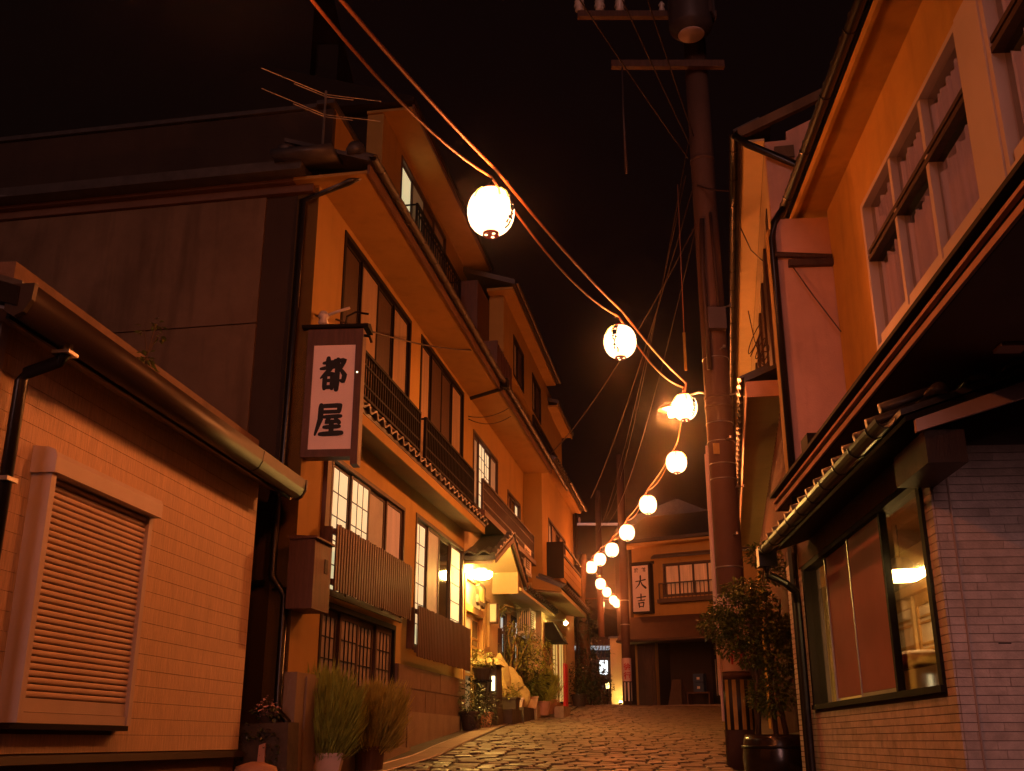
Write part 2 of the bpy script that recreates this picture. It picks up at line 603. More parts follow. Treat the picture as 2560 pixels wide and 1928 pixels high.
# brush lettering: every stroke a ribbon with swelling width, in a unit square
GLYPH = {
    'dai': [[(.06, .57, .07), (.5, .62, .06), (.93, .68, .1)], [(.5, .99, .12), (.49, .66, .1), (.36, .34, .09), (.05, .03, .03)], [(.5, .6, .05), (.64, .3, .1), (.95, .04, .15)]],
    'kichi': [[(.1, .75, .07), (.9, .8, .09)], [(.5, 1.0, .1), (.49, .54, .08)], [(.2, .52, .06), (.82, .56, .08)],
              [(.28, .38, .1), (.34, .05, .08)], [(.3, .36, .06), (.74, .4, .09), (.66, .06, .07)], [(.34, .1, .06), (.68, .12, .06)]],
    'miyako': [[(.12, .84, .08), (.52, .88, .09)], [(.3, 1.0, .11), (.29, .7, .1)], [(.02, .66, .08), (.62, .73, .1)],
               [(.58, .92, .1), (.38, .64, .11), (.03, .36, .05)], [(.2, .47, .11), (.19, .02, .1)], [(.2, .46, .08), (.5, .49, .11), (.49, .02, .1)],
               [(.22, .27, .08), (.48, .28, .08)], [(.2, .06, .09), (.5, .07, .09)], [(.69, .95, .11), (.67, -.02, .12)],
               [(.69, .9, .09), (.95, .92, .11), (.8, .64, .08)], [(.8, .64, .07), (.98, .44, .11), (.93, .24, .1), (.78, .28, .05)]],
    'ya': [[(.2, .92, .09), (.9, .94, .1)], [(.88, .94, .1), (.86, .73, .09)], [(.2, .73, .08), (.87, .74, .08)],
           [(.2, .95, .11), (.19, .5, .11), (.02, .0, .05)], [(.3, .57, .08), (.93, .59, .09)], [(.56, .58, .08), (.4, .4, .08), (.84, .43, .08)],
           [(.72, .53, .06), (.89, .38, .1)], [(.34, .24, .08), (.9, .26, .09)], [(.61, .42, .1), (.61, .04, .1)], [(.2, .02, .09), (.99, .05, .11)]],
    'yu': [[(.2, .9, .12), (.18, .4, .1), (.3, .6, .08)], [(.3, .6, .1), (.6, .8, .12), (.85, .55, .12), (.6, .3, .1)], [(.55, 1.0, .12), (.58, .4, .12), (.35, .02, .06)]],
    'reed': [[(.1, .1, .08), (.4, .45, .14), (.85, .7, .05)], [(.2, .0, .1), (.5, .2, .16), (.95, .3, .06)], [(.45, .4, .1), (.5, .95, .05)], [(.7, .62, .22), (.78, .8, .1)]],
}


def glyph(mb, key, x, z, w, h, y, o):
    """lay strokes on the plane y, facing o (-1: towards -y); each stroke a hair prouder than the last"""
    lay = 0
    for st in GLYPH[key]:
        pts = []
        for i in range(len(st) - 1):
            for k in range(6):
                t = k / 6
                pts.append([a + (b - a) * t for a, b in zip(st[i], st[i + 1])])
        pts.append(list(st[-1]))
        lay += 1
        yy = y + o * (.0015 + .0007 * lay)
        L_, R_ = [], []
        for i, (px, pz, pw) in enumerate(pts):
            q0, q1 = pts[max(0, i - 1)], pts[min(len(pts) - 1, i + 1)]
            dx, dz = (q1[0] - q0[0]) * w, (q1[1] - q0[1]) * h
            l = math.hypot(dx, dz) or 1
            hw = pw * w * .5 * (1.85 if key in ('miyako', 'ya') else 1.3) * (.82 if i in (0, len(pts) - 1) else 1)
            nx, nz = -dz / l * hw, dx / l * hw
            L_.append((x + px * w + nx, yy, z + pz * h + nz))
            R_.append((x + px * w - nx, yy, z + pz * h - nz))
        for i in range(len(pts) - 1):
            mb.quad(L_[i], L_[i + 1], R_[i + 1], R_[i])
        for e, sgn in ((0, -1), (-1, 1)):      # rounded ends
            c = [(a + b) / 2 for a, b in zip(L_[e], R_[e])]
            rr = math.dist(L_[e], R_[e]) / 2
            mb.add([(c[0] + rr * math.cos(t), yy + o * .0003, c[2] + rr * math.sin(t)) for t in [2 * math.pi * k / 10 for k in range(10)]], [tuple(range(10))])


def text(parent, body, x, z, size, y, rot, m, name='lettering', bold=.0):
    cu = bpy.data.curves.new(name, 'FONT')
    cu.body = body
    cu.size = size
    cu.align_x = 'CENTER'
    cu.align_y = 'CENTER'
    cu.offset = bold
    cu.extrude = .0005
    cu.resolution_u = 3
    tmp = bpy.data.objects.new('t', cu)
    C.objects.link(tmp)
    dg = bpy.context.evaluated_depsgraph_get()
    me = bpy.data.meshes.new_from_object(tmp.evaluated_get(dg))
    bpy.data.objects.remove(tmp)
    me.materials.clear()
    me.materials.append(M[m])
    me.name = name
    return piece(name, me, parent, (x, y, z), (1, 1, 1), rot)


def leaves(mb, lobes, n, size, aspect=.5, droop=.3):
    tot = sum(r[3] * r[4] * r[5] for r in lobes)
    for (cx, cy, cz, rx, ry, rz) in lobes:
        k = max(8, int(n * rx * ry * rz / tot))
        for _ in range(k):
            while True:
                a, b, c = [random.uniform(-1, 1) for _ in range(3)]
                q = a * a + b * b + c * c
                if .12 < q < 1:
                    break
            p = Vector((cx + a * rx, cy + b * ry, cz + c * rz))
            s_ = size * random.uniform(.6, 1.35)
            d = Vector((a + random.uniform(-.7, .7), b + random.uniform(-.7, .7), c * .4 - droop + random.uniform(-.5, .6))).normalized()
            sd = d.cross(Vector((random.uniform(-.4, .4), random.uniform(-.4, .4), 1))).normalized()
            nn = sd.cross(d)
            t = p + d * s_
            mid = p + d * s_ * .5
            w_ = s_ * aspect * .5
            mb.add([p, mid + sd * w_ + nn * w_ * .3, t - nn * w_ * .3, mid - sd * w_ + nn * w_ * .3], [(0, 1, 2, 3)])


def brush_plant(mb, c, r, h, n, w=.006, lean=.0):
    """upright bushy broom of fine stems (summer cypress)"""
    base = Vector((c[0], c[1], c[2]))
    ph = random.uniform(0, 6)
    for _ in range(n):
        while True:
            d = Vector((random.uniform(-1, 1), random.uniform(-1, 1), random.uniform(-1, 1)))
            if .05 < d.length < 1:
                break
        d = d.normalized() * (random.random() ** .4) * random.uniform(.9, 1.08)
        th = math.atan2(d.y, d.x)
        d *= 1 + .12 * math.sin(3 * th + 4 * d.z + ph) + .1 * math.sin(7 * th - 5 * d.z + 2 * ph) + (random.random() ** 6) * .22
        if d.z < -.75:
            d.z = -.75
        e = base + Vector((d.x * r * (1 + .25 * max(0, -d.z)) + lean * (d.z + 1), d.y * r, h * .46 * (1 + d.z) + .02))
        u = (e - base - Vector((0, 0, -h * .25))).normalized()
        a = e - u * random.uniform(.1, .22)
        sd = Vector((random.uniform(-1, 1), random.uniform(-1, 1), random.uniform(-.3, .3))).normalized() * w
        mb.add([a - sd, a + sd, e], [(0, 1, 2)])



# ================================================================== THE SETTING
GY = [-300, -30, 0, 12.75, 14.5, 17.6, 21, 25, 29, 33, 38, 60, 300]
GZ = [-3.0, -2.7, .02, 1.22, 1.40, 1.66, 1.86, 2.12, 2.40, 2.56, 2.75, 3.4, 9.0]


def lerp(x, xs, ys):
    if x <= xs[0]: return ys[0]
    for i in range(len(xs) - 1):
        if x <= xs[i + 1]:
            return ys[i] + (ys[i + 1] - ys[i]) * (x - xs[i]) / (xs[i + 1] - xs[i])
    return ys[-1]


def gz(x, y):
    return lerp(y, GY, GZ) - max(-.12, min(.12, .02 * (x + .9)))


def sheet(name, xs, ys, dz, m, kind='structure', fx=None):
    mb = MB()
    vs_ = []
    for y in ys:
        for x in xs:
            xx = fx(x, y) if fx else x
            vs_.append((xx, y, gz(xx, y) + dz))
    n = len(xs)
    mb.add(vs_, [(j * n + i, j * n + i + 1, (j + 1) * n + i + 1, (j + 1) * n + i) for j in range(len(ys) - 1) for i in range(n - 1)])
    return tag(obj(name, mb, m), kind=kind)


YY = sorted({*GY[1:-2], *[-12 + .5 * i for i in range(110)]})
tag(sheet('ground', [-300, -80, -25, -10, -6.9, -5.1, 3.5, 5.1, 7.5, 12, 25, 80, 300], sorted({*GY, -120, -60, -15, -5, 4, 8, 44, 50, 90, 160}), -.12, 'asphalt'))
PAVEX = [-7, -5, -3.5, -2.5, -1.7, -1.2, -.6, 0, .8, 1.6, 2.4, 3.2, 4, 5, 6, 7, 8, 10]
tag(sheet('pavement', PAVEX, YY, 0, 'asphalt'))

LY = [-12, 5, 11, 12.35, 13.6, 15.7, 17.5, 21.3, 23, 26.7, 31, 36, 43]
LX = [-2.2, -2.0, -1.62, -1.24, -.85, -.52, -.24, .13, .75, 1.5, 1.95, 2.3, 2.7]
RY = [-12, 6, 9.8, 12.6, 13.6, 16, 24, 30, 36, 43]
RRX = [2.2, 2.3, 2.5, 2.5, 2.52, 3.3, 4.7, 5.8, 7.4, 8]


def xl(y): return lerp(y, LY, LX)
def xr(y): return lerp(y, RY, RRX)


road = sheet('road', [i / 8 for i in range(9)], [y for y in YY if y <= 43], .012, 'mortar', fx=lambda t, y: xl(y) + (xr(y) - xl(y)) * t)


def cobble_mesh(seed, m):
    rnd = random.Random(seed)
    ring = [(-.5, -.38), (-.4, -.5), (.4, -.5), (.5, -.36), (.5, .38), (.38, .5), (-.38, .5), (-.5, .36)]
    ring = [(x * rnd.uniform(.9, 1), y * rnd.uniform(.86, 1)) for x, y in ring]
    lo = [(x, y, -.6) for x, y in ring]
    mid = [(x, y, .45 + rnd.uniform(-.12, .1)) for x, y in ring]
    up = [(x * .9, y * .88, .85 + rnd.uniform(-.2, .15)) for x, y in ring]
    vs_ = lo + mid + up + [(rnd.uniform(-.1, .1), rnd.uniform(-.1, .1), 1.0)]
    fs = []
    for a, b in ((0, 8), (8, 16)):
        fs += [(a + i, a + (i + 1) % 8, b + (i + 1) % 8, b + i) for i in range(8)]
    fs += [(16 + i, 16 + (i + 1) % 8, 24) for i in range(8)]
    return to_mesh('cobble', MB().add(vs_, fs), m, smooth=False)


COB = [cobble_mesh(40 + i, ('cobble', 'cobble_b', 'cobble_c')[i % 3]) for i in range(12)]
rest = MB()
ncob, y = 0, 11.2
rows = 0
while y < 38:
    dep = random.uniform(.15, .2)
    tz = math.tan(R(7))
    x = xl(y) + .02 + random.uniform(-.05, .0)
    while x < xr(y) - .1:
        w = random.uniform(.16, .36)
        w = min(w, xr(y) - x + .05)
        cx, cy = x + w / 2, y + dep / 2 - (x + w / 2) * tz
        x += w
        jl = random.uniform(-.02, .02)
        sl = (gz(cx, cy + .15) - gz(cx, cy - .15)) / .3
        hz = gz(cx, cy) + .013
        hh = random.uniform(.012, .026)
        rz = random.uniform(-.04, .04) - R(7)
        if cx < xl(cy) + .05 or cx > xr(cy):
            continue
        if ncob < 300:
            piece('cobble', random.choice(COB), road, (cx, cy + jl, hz), (w * .95, dep * .92, hh), (math.atan(sl) + random.uniform(-.04, .04), random.uniform(-.04, .04), rz))
            ncob += 1
        else:
            me = random.choice(COB)
            mt = Matrix.Translation((cx, cy + jl, hz)) @ Matrix.Rotation(rz, 4, 'Z') @ Matrix.Rotation(math.atan(sl), 4, 'X') @ Matrix.Diagonal((w * .95, dep * .92, hh, 1))
            rest.add([tuple(mt @ v.co) for v in me.vertices], [tuple(p.vertices) for p in me.polygons])
    y += dep
    rows += 1
tag(obj('far_cobbles', rest, 'cobble', road, False, False), kind='stuff')

# drain covers along the left edge of the road
drain = sheet('drain_channel', [0, 1], [y for y in YY if 8 <= y <= 36], .014, 'stone_dark', fx=lambda t, y: xl(y) - .34 + .34 * t)
cov = cube('concrete')
y = 10.8
while y < 30:
    cx, cy = xl(y + .29) - .17, y + .29
    az = math.atan2(xl(y + .58) - xl(y), .58)
    sl = math.atan((gz(cx, cy + .25) - gz(cx, cy - .25)) / .5)
    piece('drain_cover', cov, drain, (cx, cy, gz(cx, cy) + .012), (.27, .56 / math.cos(az), .05), (sl, 0, -az))
    y += .58
rail_mb = MB()
for d in (-.02, -.325):
    rail_mb.tube([(xl(y) + d, y, gz(xl(y), y) + .034) for y in [10.5 + .5 * i for i in range(40)]], .012, 5)
obj('drain_rim', rail_mb, 'steel', drain)

# low dark hill behind the end of the street
hb = MB()
n = 40
vs_ = []
for j, (d, h) in enumerate(((75, 3), (95, 10), (125, 16), (170, 20), (260, 22))):
    for i in range(n + 1):
        t = -1.3 + 2.6 * i / n
        vs_.append((d * math.sin(t), d * math.cos(t), 2 + h * (1 + .25 * math.sin(i * 1.3 + j) + .15 * math.sin(i * 3.1))))
hb.add(vs_, [(j * (n + 1) + i, j * (n + 1) + i + 1, (j + 1) * (n + 1) + i + 1, (j + 1) * (n + 1) + i) for j in range(4) for i in range(n)])
tag(obj('hill', hb, 'dark_hill', None, True), kind='structure')

# ================================================================== LEFT: small house with the roller shutter
H = facade('small_house', 'small beige sided house with a closed roller shutter and brown eave gutter', 'house', -2.95, 6.5, 7.9, .75)
hw = obj('wall', MB().box(-.62, 3.5, .02, 4.2, .8, 4.3), 'stone_clad', H)
obj('foundation', MB().box(-.6, 3.42, .03, .05, .6, 1.36).box(-.6, 3.43, .052, 4.1, .6, 1.3), 'plaster_pink', H)
fl = obj('base_flashing', MB().prism([(.02, 1.42), (-.035, 1.415), (-.045, 1.365), (-.03, 1.36), (.02, 1.39)], 'x', -.66, 3.56), 'gutter_brown', H)
obj('flashing_end', MB().box(3.54, 3.565, -.03, .03, 1.37, 1.41), 'trim_metal', fl)
cz = 1.425
k = 0
while cz < 3.9:
    z1 = min(cz + .114, 3.93)
    g_ = .0022
    wz0, wz1 = 1.56, 3.24
    spans = [(-.66, 3.53)]
    if z1 > wz0 and cz < wz1:
        spans = [(-.66, -.1), (1.2, 3.53)]
    for a, b in spans:
        boxp('siding_board', hw, a, b, .0, .024, cz + g_, z1 - g_ * .4, 'siding')
    cz = z1
    k += 1
obj('corner_trim', MB().box(-.7, -.63, -.012, .05, 1.42, 3.9), 'trim_metal', H)
# shutter window
sh = obj('shutter', MB().box(-.085, 1.215, -.03, .0, 1.6, 3.08), 'pipe_black', H)
obj('jamb', MB().box(-.165, -.11, -.135, .02, 1.6, 3.08), 'trim_metal', sh)
obj('jamb', MB().box(1.215, 1.27, -.1, .02, 1.6, 3.08), 'trim_metal', sh)
obj('guide_rail', MB().box(-.109, -.086, -.105, .0, 1.745, 3.07), 'trim_metal', sh)
sm = MB()
prof = [(0, .003), (-.006, .005), (-.011, .010), (-.0125, .020), (-.011, .030), (-.006, .0355), (0, .0375), (.006, .0375), (.006, .003)]
sm.prism(prof, 'x', -.085, 1.215)
SLAT = to_mesh('slat', sm, 'shutter_metal')
for i in range(34):
    piece('slat', SLAT, sh, (0, -.062, 1.745 + i * .0402))
obj('bottom_rail', MB().box(-.108, 1.214, -.085, -.03, 1.6, 1.66).box(-.108, 1.214, -.075, -.03, 1.663, 1.742), 'trim_metal', sh)
obj('sill_shadow_strip', MB().box(-.16, 1.26, -.09, .0, 1.565, 1.598), 'pipe_black', sh)  # solid dark strip standing in for the shadow under the sill
obj('housing', MB().prism([(.0, 3.075), (-.158, 3.075), (-.16, 3.17), (-.145, 3.205), (-.1, 3.225), (.0, 3.235)], 'x', -.172, 1.285), 'trim_metal', sh)
obj('housing_end', MB().prism([(.0, 3.07), (-.165, 3.07), (-.168, 3.17), (-.15, 3.212), (-.1, 3.233), (.0, 3.243)], 'x', -.19, -.1725), 'trim_metal', sh)
# eave
obj('soffit', MB().prism([(.02, 3.87), (-.24, 3.805), (-.24, 3.825), (.02, 3.89)], 'x', -1.0, 3.72), 'soffit_pale', H)
hr = obj('roof', MB().prism([(-.34, 3.92), (-.34, 3.955), (2.1, 4.78), (4.4, 3.98), (4.4, 3.94), (2.1, 4.72)], 'x', -1.05, 3.78), 'roof_tile', H)
obj('verge_board', MB().prism([(-.34, 3.8), (-.34, 3.915), (2.1, 4.7), (2.1, 4.56)], 'x', -1.065, -1.02), 'metal_black', hr)
obj('fascia', MB().box(-1.0, 3.74, -.263, -.242, 3.75, 3.915), 'pipe_black', H)
gp = [(-.452, 3.845), (-.452, 3.70), (-.47, 3.675), (-.51, 3.665), (-.56, 3.69), (-.595, 3.75), (-.605, 3.845), (-.597, 3.845), (-.585, 3.75), (-.552, 3.70), (-.51, 3.677), (-.475, 3.685), (-.462, 3.705), (-.462, 3.845)]
gp = [(y_ + .187, z_ + .085) for y_, z_ in gp]
gg = obj('gutter', MB().prism(gp, 'x', -1.02, 3.7), 'gutter_brown', H, True)
for x in (-1.055, 3.7):
    obj('gutter_cap', MB().prism([(y_ + .187, z_ + .085) for y_, z_ in ((-.451, 3.85), (-.448, 3.69), (-.51, 3.655), (-.565, 3.68), (-.605, 3.75), (-.612, 3.85))], 'x', x, x + .035), 'gutter_brown', gg)
for x in (2.55,):
    obj('gutter_joint', MB().prism([(y_ - .004 if y_ < -.31 else y_ + .002, z_ - .004) for y_, z_ in gp[:7]], 'x', x, x + .012), 'pipe_black', gg)
obj('downpipe', MB().tube([(-.52, -.33, 3.78), (-.52, -.33, 3.7), (-.52, -.3, 3.665), (-.52, -.1, 3.6), (-.52, -.072, 3.55), (-.52, -.07, .9)], .038, 10), 'pipe_black', H, True)
obj('pipe_clip', MB().box(-.575, -.465, -.115, .0, 2.93, 2.955), 'steel', H)
obj('pipe_collar', MB().box(-.575, -.465, -.385, -.275, 3.7, 3.72), 'steel', H)

# weed growing from the gutter
w = thing('weed', 'small leggy weed sprouting behind the brown gutter of the small house', 'plant', BX(.55, .3, 3.93))
mb = MB(); lm = MB()
for a in range(3):
    pts = [(0, 0, 0), (random.uniform(-.03, .03), random.uniform(-.03, .03), .15), (random.uniform(-.07, .07), random.uniform(-.05, .05), random.uniform(.3, .42))]
    mb.tube(pts, .004, 4)
    for p in pts[1:]:
        leaves(lm, [(*p, .05, .05, .04)], 7, .05, .6)
leaves(lm, [(0, 0, .05, .06, .06, .05)], 10, .05, .6)
obj('stem', mb, 'stem', w); obj('foliage', lm, 'leaf', w, False, False)

# ================================================================== LEFT: the inn
A = facade('inn_building', 'three storey ochre inn with railed balconies, tiled eaves and lit paper windows', 'building', -2.1, 11, 10.3, 1.0)
holes = [(.35, 3.17, 1.45, 2.93), (.45, 3.42, 3.0, 4.56), (4.0, 7.06, 2.7, 4.62), (.45, 3.43, 5.05, 7.36), (4.0, 6.92, 5.05, 7.38)]
wall(A, -.45, 7.15, .9, 7.46, 0, .25, holes, 'plaster')
# side wall facing down the street
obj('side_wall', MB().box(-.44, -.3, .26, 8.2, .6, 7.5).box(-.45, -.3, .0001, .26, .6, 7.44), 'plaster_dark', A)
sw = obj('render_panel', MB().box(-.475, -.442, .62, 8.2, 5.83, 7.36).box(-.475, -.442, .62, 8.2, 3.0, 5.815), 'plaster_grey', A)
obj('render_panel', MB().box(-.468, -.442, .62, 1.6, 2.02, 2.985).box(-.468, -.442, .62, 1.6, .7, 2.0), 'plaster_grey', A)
obj('side_cornice', MB().box(-.52, -.442, .05, 8.3, 7.37, 7.46).box(-.6, -.45, -.1, 8.3, 7.463, 7.5), 'fascia_brown', A)
obj('wall_pipe', MB().tube([(-.49, .3, 3.0), (-.49, 1.2, 2.99)], .03, 8).tube([(-.5, .2, 2.93), (-.5, -.05, 2.94)], .012, 6), 'pipe_black', A)
dp = MB().tube([(-.5, -.6, 7.55), (-.52, -.35, 7.42), (-.52, .16, 7.25), (-.52, .17, 4.1), (-.52, .2, 3.95), (-.52, .2, 3.05), (-.53, .05, 2.86), (-.53, .05, 1.78), (-.53, -.06, 1.68), (-.53, -.06, .9)], .04, 8)
obj('downpipe', dp, 'pipe_black', A, True)
obj('corner_post', MB().box(-.53, .02, -.13, -.003, 1.1, 2.13).box(-.3, .0, -.15, -.131, 1.1, 2.1), 'concrete', A)
# windows and doors of the front
window(A, .45, 3.43, 5.05, 7.36, 0, -1, ['wood_dark', 'curtain_warm', 'wood_dark', 'curtain_warm'], 'wood_black', fw=.06)
window(A, 4.0, 6.92, 5.05, 7.38, 0, -1, ['curtain_warm', 'wood_dark', 'wood_dark', 'curtain_warm'], 'wood_black', fw=.06)
window(A, .45, 3.42, 3.0, 4.56, 0, -1, ['shoji_lit', 'shoji_lit', 'shoji_dim', 'curtain_pink'], 'wood_dark', [(2, 5), (3, 5), None, None], sash=.045)
window(A, 4.0, 7.06, 2.7, 4.62, 0, -1, ['shoji_lit', 'shoji_grey', 'pane_dark', 'shoji_lit'], 'wood_dark', [(2, 6), None, None, (1, 6)], sash=.05)
obj('window_post', MB().box(.2, .33, -.05, 0, 3.0, 4.6), 'wood_red', A)
dr = obj('door', MB().box(.35, .41, -.01, .12, 1.45, 2.93).box(3.11, 3.17, -.01, .12, 1.45, 2.93).box(.41, 3.11, -.02, .12, 2.87, 2.93).box(.41, 3.11, -.02, .12, 1.43, 1.48), 'wood_black', A)
for i in range(4):
    x0 = .41 + i * .675; x1 = x0 + .675
    yo = .03 if i % 2 else .065
    f = MB()
    f.box(x0, x0 + .06, yo, yo + .03, 1.48, 2.87).box(x1 - .06, x1, yo, yo + .03, 1.48, 2.87)
    for z in ((1.48, 1.56), (2.02, 2.12), (2.8, 2.87)):
        f.box(x0 + .06, x1 - .06, yo, yo + .03, *z)
    obj('sliding_panel', f, 'wood_dark', dr)
    boxp('lower_board', dr, x0 + .06, x1 - .06, yo + .012, yo + .02, 1.56, 2.02, 'wood_dark')
    boxp('pane', dr, x0 + .06, x1 - .06, yo + .014, yo + .02, 2.12, 2.8, 'door_pane')
    lb = MB()
    for k in (1, 2, 3):
        x = x0 + .06 + (.555) * k / 4
        lb.box(x - .007, x + .007, yo + .002, yo + .012, 2.12, 2.8)
    for z in (2.35, 2.58):
        lb.box(x0 + .06, x1 - .06, yo + .003, yo + .011, z - .007, z + .007)
    obj('lattice', lb, 'wood_black', dr)
obj('door_step', MB().box(.2, 3.35, -.2, -.002, .9, 1.42), 'concrete', A)
# cladding blocks and lower render
cl = obj('cladding', MB().box(3.19, 7.14, -.035, -.004, 1.2, 2.46), 'brick_joint', A)
for r_, (z0, z1) in enumerate(((2.17, 2.46), (1.87, 2.165), (1.57, 1.865), (1.27, 1.565))):
    x = 3.2
    while x < 7.13:
        w_ = min(.56 if (x > 3.2 or r_ % 2 == 0) else .28, 7.14 - x)
        boxp('cladding_block', cl, x + .004, x + w_ - .004, -.036, -.05 - random.uniform(0, .006), z0 + .004, z1 - .004, 'stone_clad')
        x += w_
obj('render_base', MB().box(3.58, 6.72, -.09, -.058, 1.1, 1.87).box(3.2, 3.57, -.075, -.058, 1.1, 1.9), 'concrete', A)
screen(A, .12, 3.14, -.22, 3.0, 3.7, -1)
screen(A, 3.5, 6.78, -.22, 2.57, 3.24, -1)
mbx = obj('meter_box', MB().box(-.62, -.14, -.27, -.002, 2.72, 3.4).prism([(-.3, 3.4), (-.3, 3.42), (.0, 3.44), (.0, 3.4)], 'x', -.65, -.11), 'wood_red', A)
obj('meter_slot', MB().box(-.33, -.24, -.276, -.2705, 3.1, 3.24), 'ink', mbx)
# tiled skirt under the third floor
obj('skirt_soffit', MB().prism([(.0, 4.935), (-.34, 4.885), (-.34, 4.99), (.0, 5.05)], 'x', .05, 7.14), 'soffit_shaded', A)
obj('skirt_fascia', MB().box(.04, 7.15, -.36, -.341, 4.87, 4.995), 'plaster', A)
skirt_roof(A, .04, 7.17, 0, .365, 5.0, .3, -1)
railing(A, .47, 2.97, -.3, 5.24, 5.8, ret=-.02)
railing(A, 3.28, 6.42, -.3, 5.24, 5.82, ret=-.02)
# main eave: soffit, fascia, gutter, tiles
obj('eave_soffit', MB().box(-.62, 13.35, -.62, .25, 7.462, 7.5), 'plaster', A)
obj('eave_fascia', MB().box(-.64, 13.4, -.65, -.622, 7.44, 7.56), 'fascia_brown', A)
skirt_roof(A, -.72, 13.4, -.35, .66, 7.56, .35, -1, row2=False)
gutter(A, -.75, 6.95, -.72, 7.58, .05)
gutter(A, 7.1, 15.7, -.72, 7.6, .05)
rh = obj('rain_head', MB().box(6.95, 7.1, -.79, -.65, 7.46, 7.63), 'metal_black', A)
obj('rain_pipe', MB().tube([(7.02, -.7, 7.46), (7.0, -.1, 7.3)], .035, 8), 'pipe_black', A)
corner_orn = MB().lathe([(.0, 0), (.1, .0), (.11, .06), (.08, .13), (.0, .15)], 12, (-.7, -.5, 7.66))
obj('corner_tile', corner_orn.box(-.95, -.55, -.3, .4, 7.6, 7.68).lathe([(0, 0), (.09, 0), (.1, .08), (.0, .14)], 10, (-.85, .25, 7.66)), 'roof_tile', A, True)
# side eave above the side wall
obj('side_eave', MB().box(-.8, -.3, .1, 8.3, 7.5, 7.62), 'roof_tile', A)
# entrance bay, ground floor
eh = [(7.28, 8.78, 1.8, 4.22), (8.9, 9.36, 3.1, 4.03), (10.35, 11.1, 3.0, 3.96), (11.6, 12.9, 3.0, 4.0)]
wall(A, 7.15, 13.2, 1.2, 5.0, .0, .22, eh, 'plaster_cream', 'entrance_wall')
ed = obj('entrance_door', MB().box(7.2, 7.28, -.02, .12, 1.75, 4.22).box(8.72, 8.8, -.02, .12, 1.75, 4.22).box(7.28, 8.72, -.02, .12, 3.62, 3.74).box(7.28, 8.72, -.02, .12, 4.16, 4.24), 'wood_gold', A)
for i in range(2):
    x0 = 7.28 + .72 * i; x1 = x0 + .72; yo = .03 + .035 * i
    f = MB().box(x0, x0 + .08, yo, yo + .03, 1.8, 3.62).box(x1 - .08, x1, yo, yo + .03, 1.8, 3.62)
    for z in ((1.8, 1.95), (2.55, 2.6), (2.7, 2.75), (3.05, 3.1), (3.2, 3.24), (3.54, 3.62)):
        f.box(x0 + .08, x1 - .08, yo, yo + .03, *z)
    obj('sliding_panel', f, 'wood_gold', ed)
    boxp('pane', ed, x0 + .08, x1 - .08, yo + .012, yo + .018, 1.95, 3.54, 'shoji_grey' if i == 0 else 'pane_dark')
boxp('transom_pane', ed, 7.28, 8.72, .05, .058, 3.74, 4.16, 'pane_gold')
window(A, 8.9, 9.36, 3.1, 4.03, 0, -1, ['pane_gold'], 'wood_gold', [(2, 5)])
window(A, 10.35, 11.1, 3.0, 3.96, 0, -1, ['pane_blue'], 'wood_dark')
window(A, 11.6, 12.9, 3.0, 4.0, 0, -1, ['shoji_grey', 'pane_blue'], 'wood_dark')
screen(A, 10.2, 11.3, -.14, 2.7, 3.62, -1, 'wood_dark')
screen(A, 11.5, 13.0, -.14, 2.7, 3.6, -1, 'wood_dark')
obj('base_stone', MB().box(8.85, 13.15, -.03, -.003, 1.5, 2.75), 'stone_clad', A)
# porch gable: ridge runs out over the street, its near slope faces the camera
pg = MB()
pg.prism([(7.08, 4.42), (7.08, 4.5), (8.7, 5.16), (10.35, 4.45), (10.35, 4.37), (8.7, 5.06)], 'y', -.56, .0)
pr = obj('porch_roof', pg, 'roof_tile', A)
for k in range(6):
    t = k / 6
    piece('roof_tile', TILE, pr, (7.05 + 1.62 * t, -.6, 4.53 + .66 * t), (.95, .3, 1), (0, -math.atan(.66 / 1.62), 0))
for k in range(6):
    t = k / 6
    piece('roof_tile', TILE, pr, (8.72 + 1.62 * t, -.6, 5.18 - .7 * t), (.95, .3, 1), (0, math.atan(.7 / 1.62), 0))
for k in range(2):      # near-slope eave tiles seen end on
    piece('roof_tile', TILE, pr, (7.02, -.02 - .27 * k, 4.52), (1, 1, 1), (math.atan(.4), 0, -math.pi / 2))
obj('porch_ceiling', MB().prism([(7.12, 4.36), (7.12, 4.412), (8.7, 5.05), (10.3, 4.362), (10.3, 4.3), (8.7, 4.98)], 'y', -.5, -.001), 'plaster_cream', A)
obj('porch_brace', MB().prism([(-.001, 4.18), (-.5, 4.18), (-.5, 4.62), (-.2, 4.85), (-.001, 4.7)], 'x', 9.62, 9.7), 'plaster_cream', A)
obj('verge_board', MB().prism([(7.05, 4.36), (7.05, 4.44), (8.7, 5.1), (10.4, 4.38), (10.4, 4.3), (8.7, 5.0)], 'y', -.585, -.562), 'wood_red', A)
# low tiled eave past the porch
obj('low_soffit', MB().prism([(-.001, 4.3), (-.55, 4.24), (-.55, 4.3), (-.001, 4.5)], 'x', 9.72, 14.4), 'plaster_cream', A)
skirt_roof(A, 10.3, 14.5, 0, .56, 4.31, .35, -1)
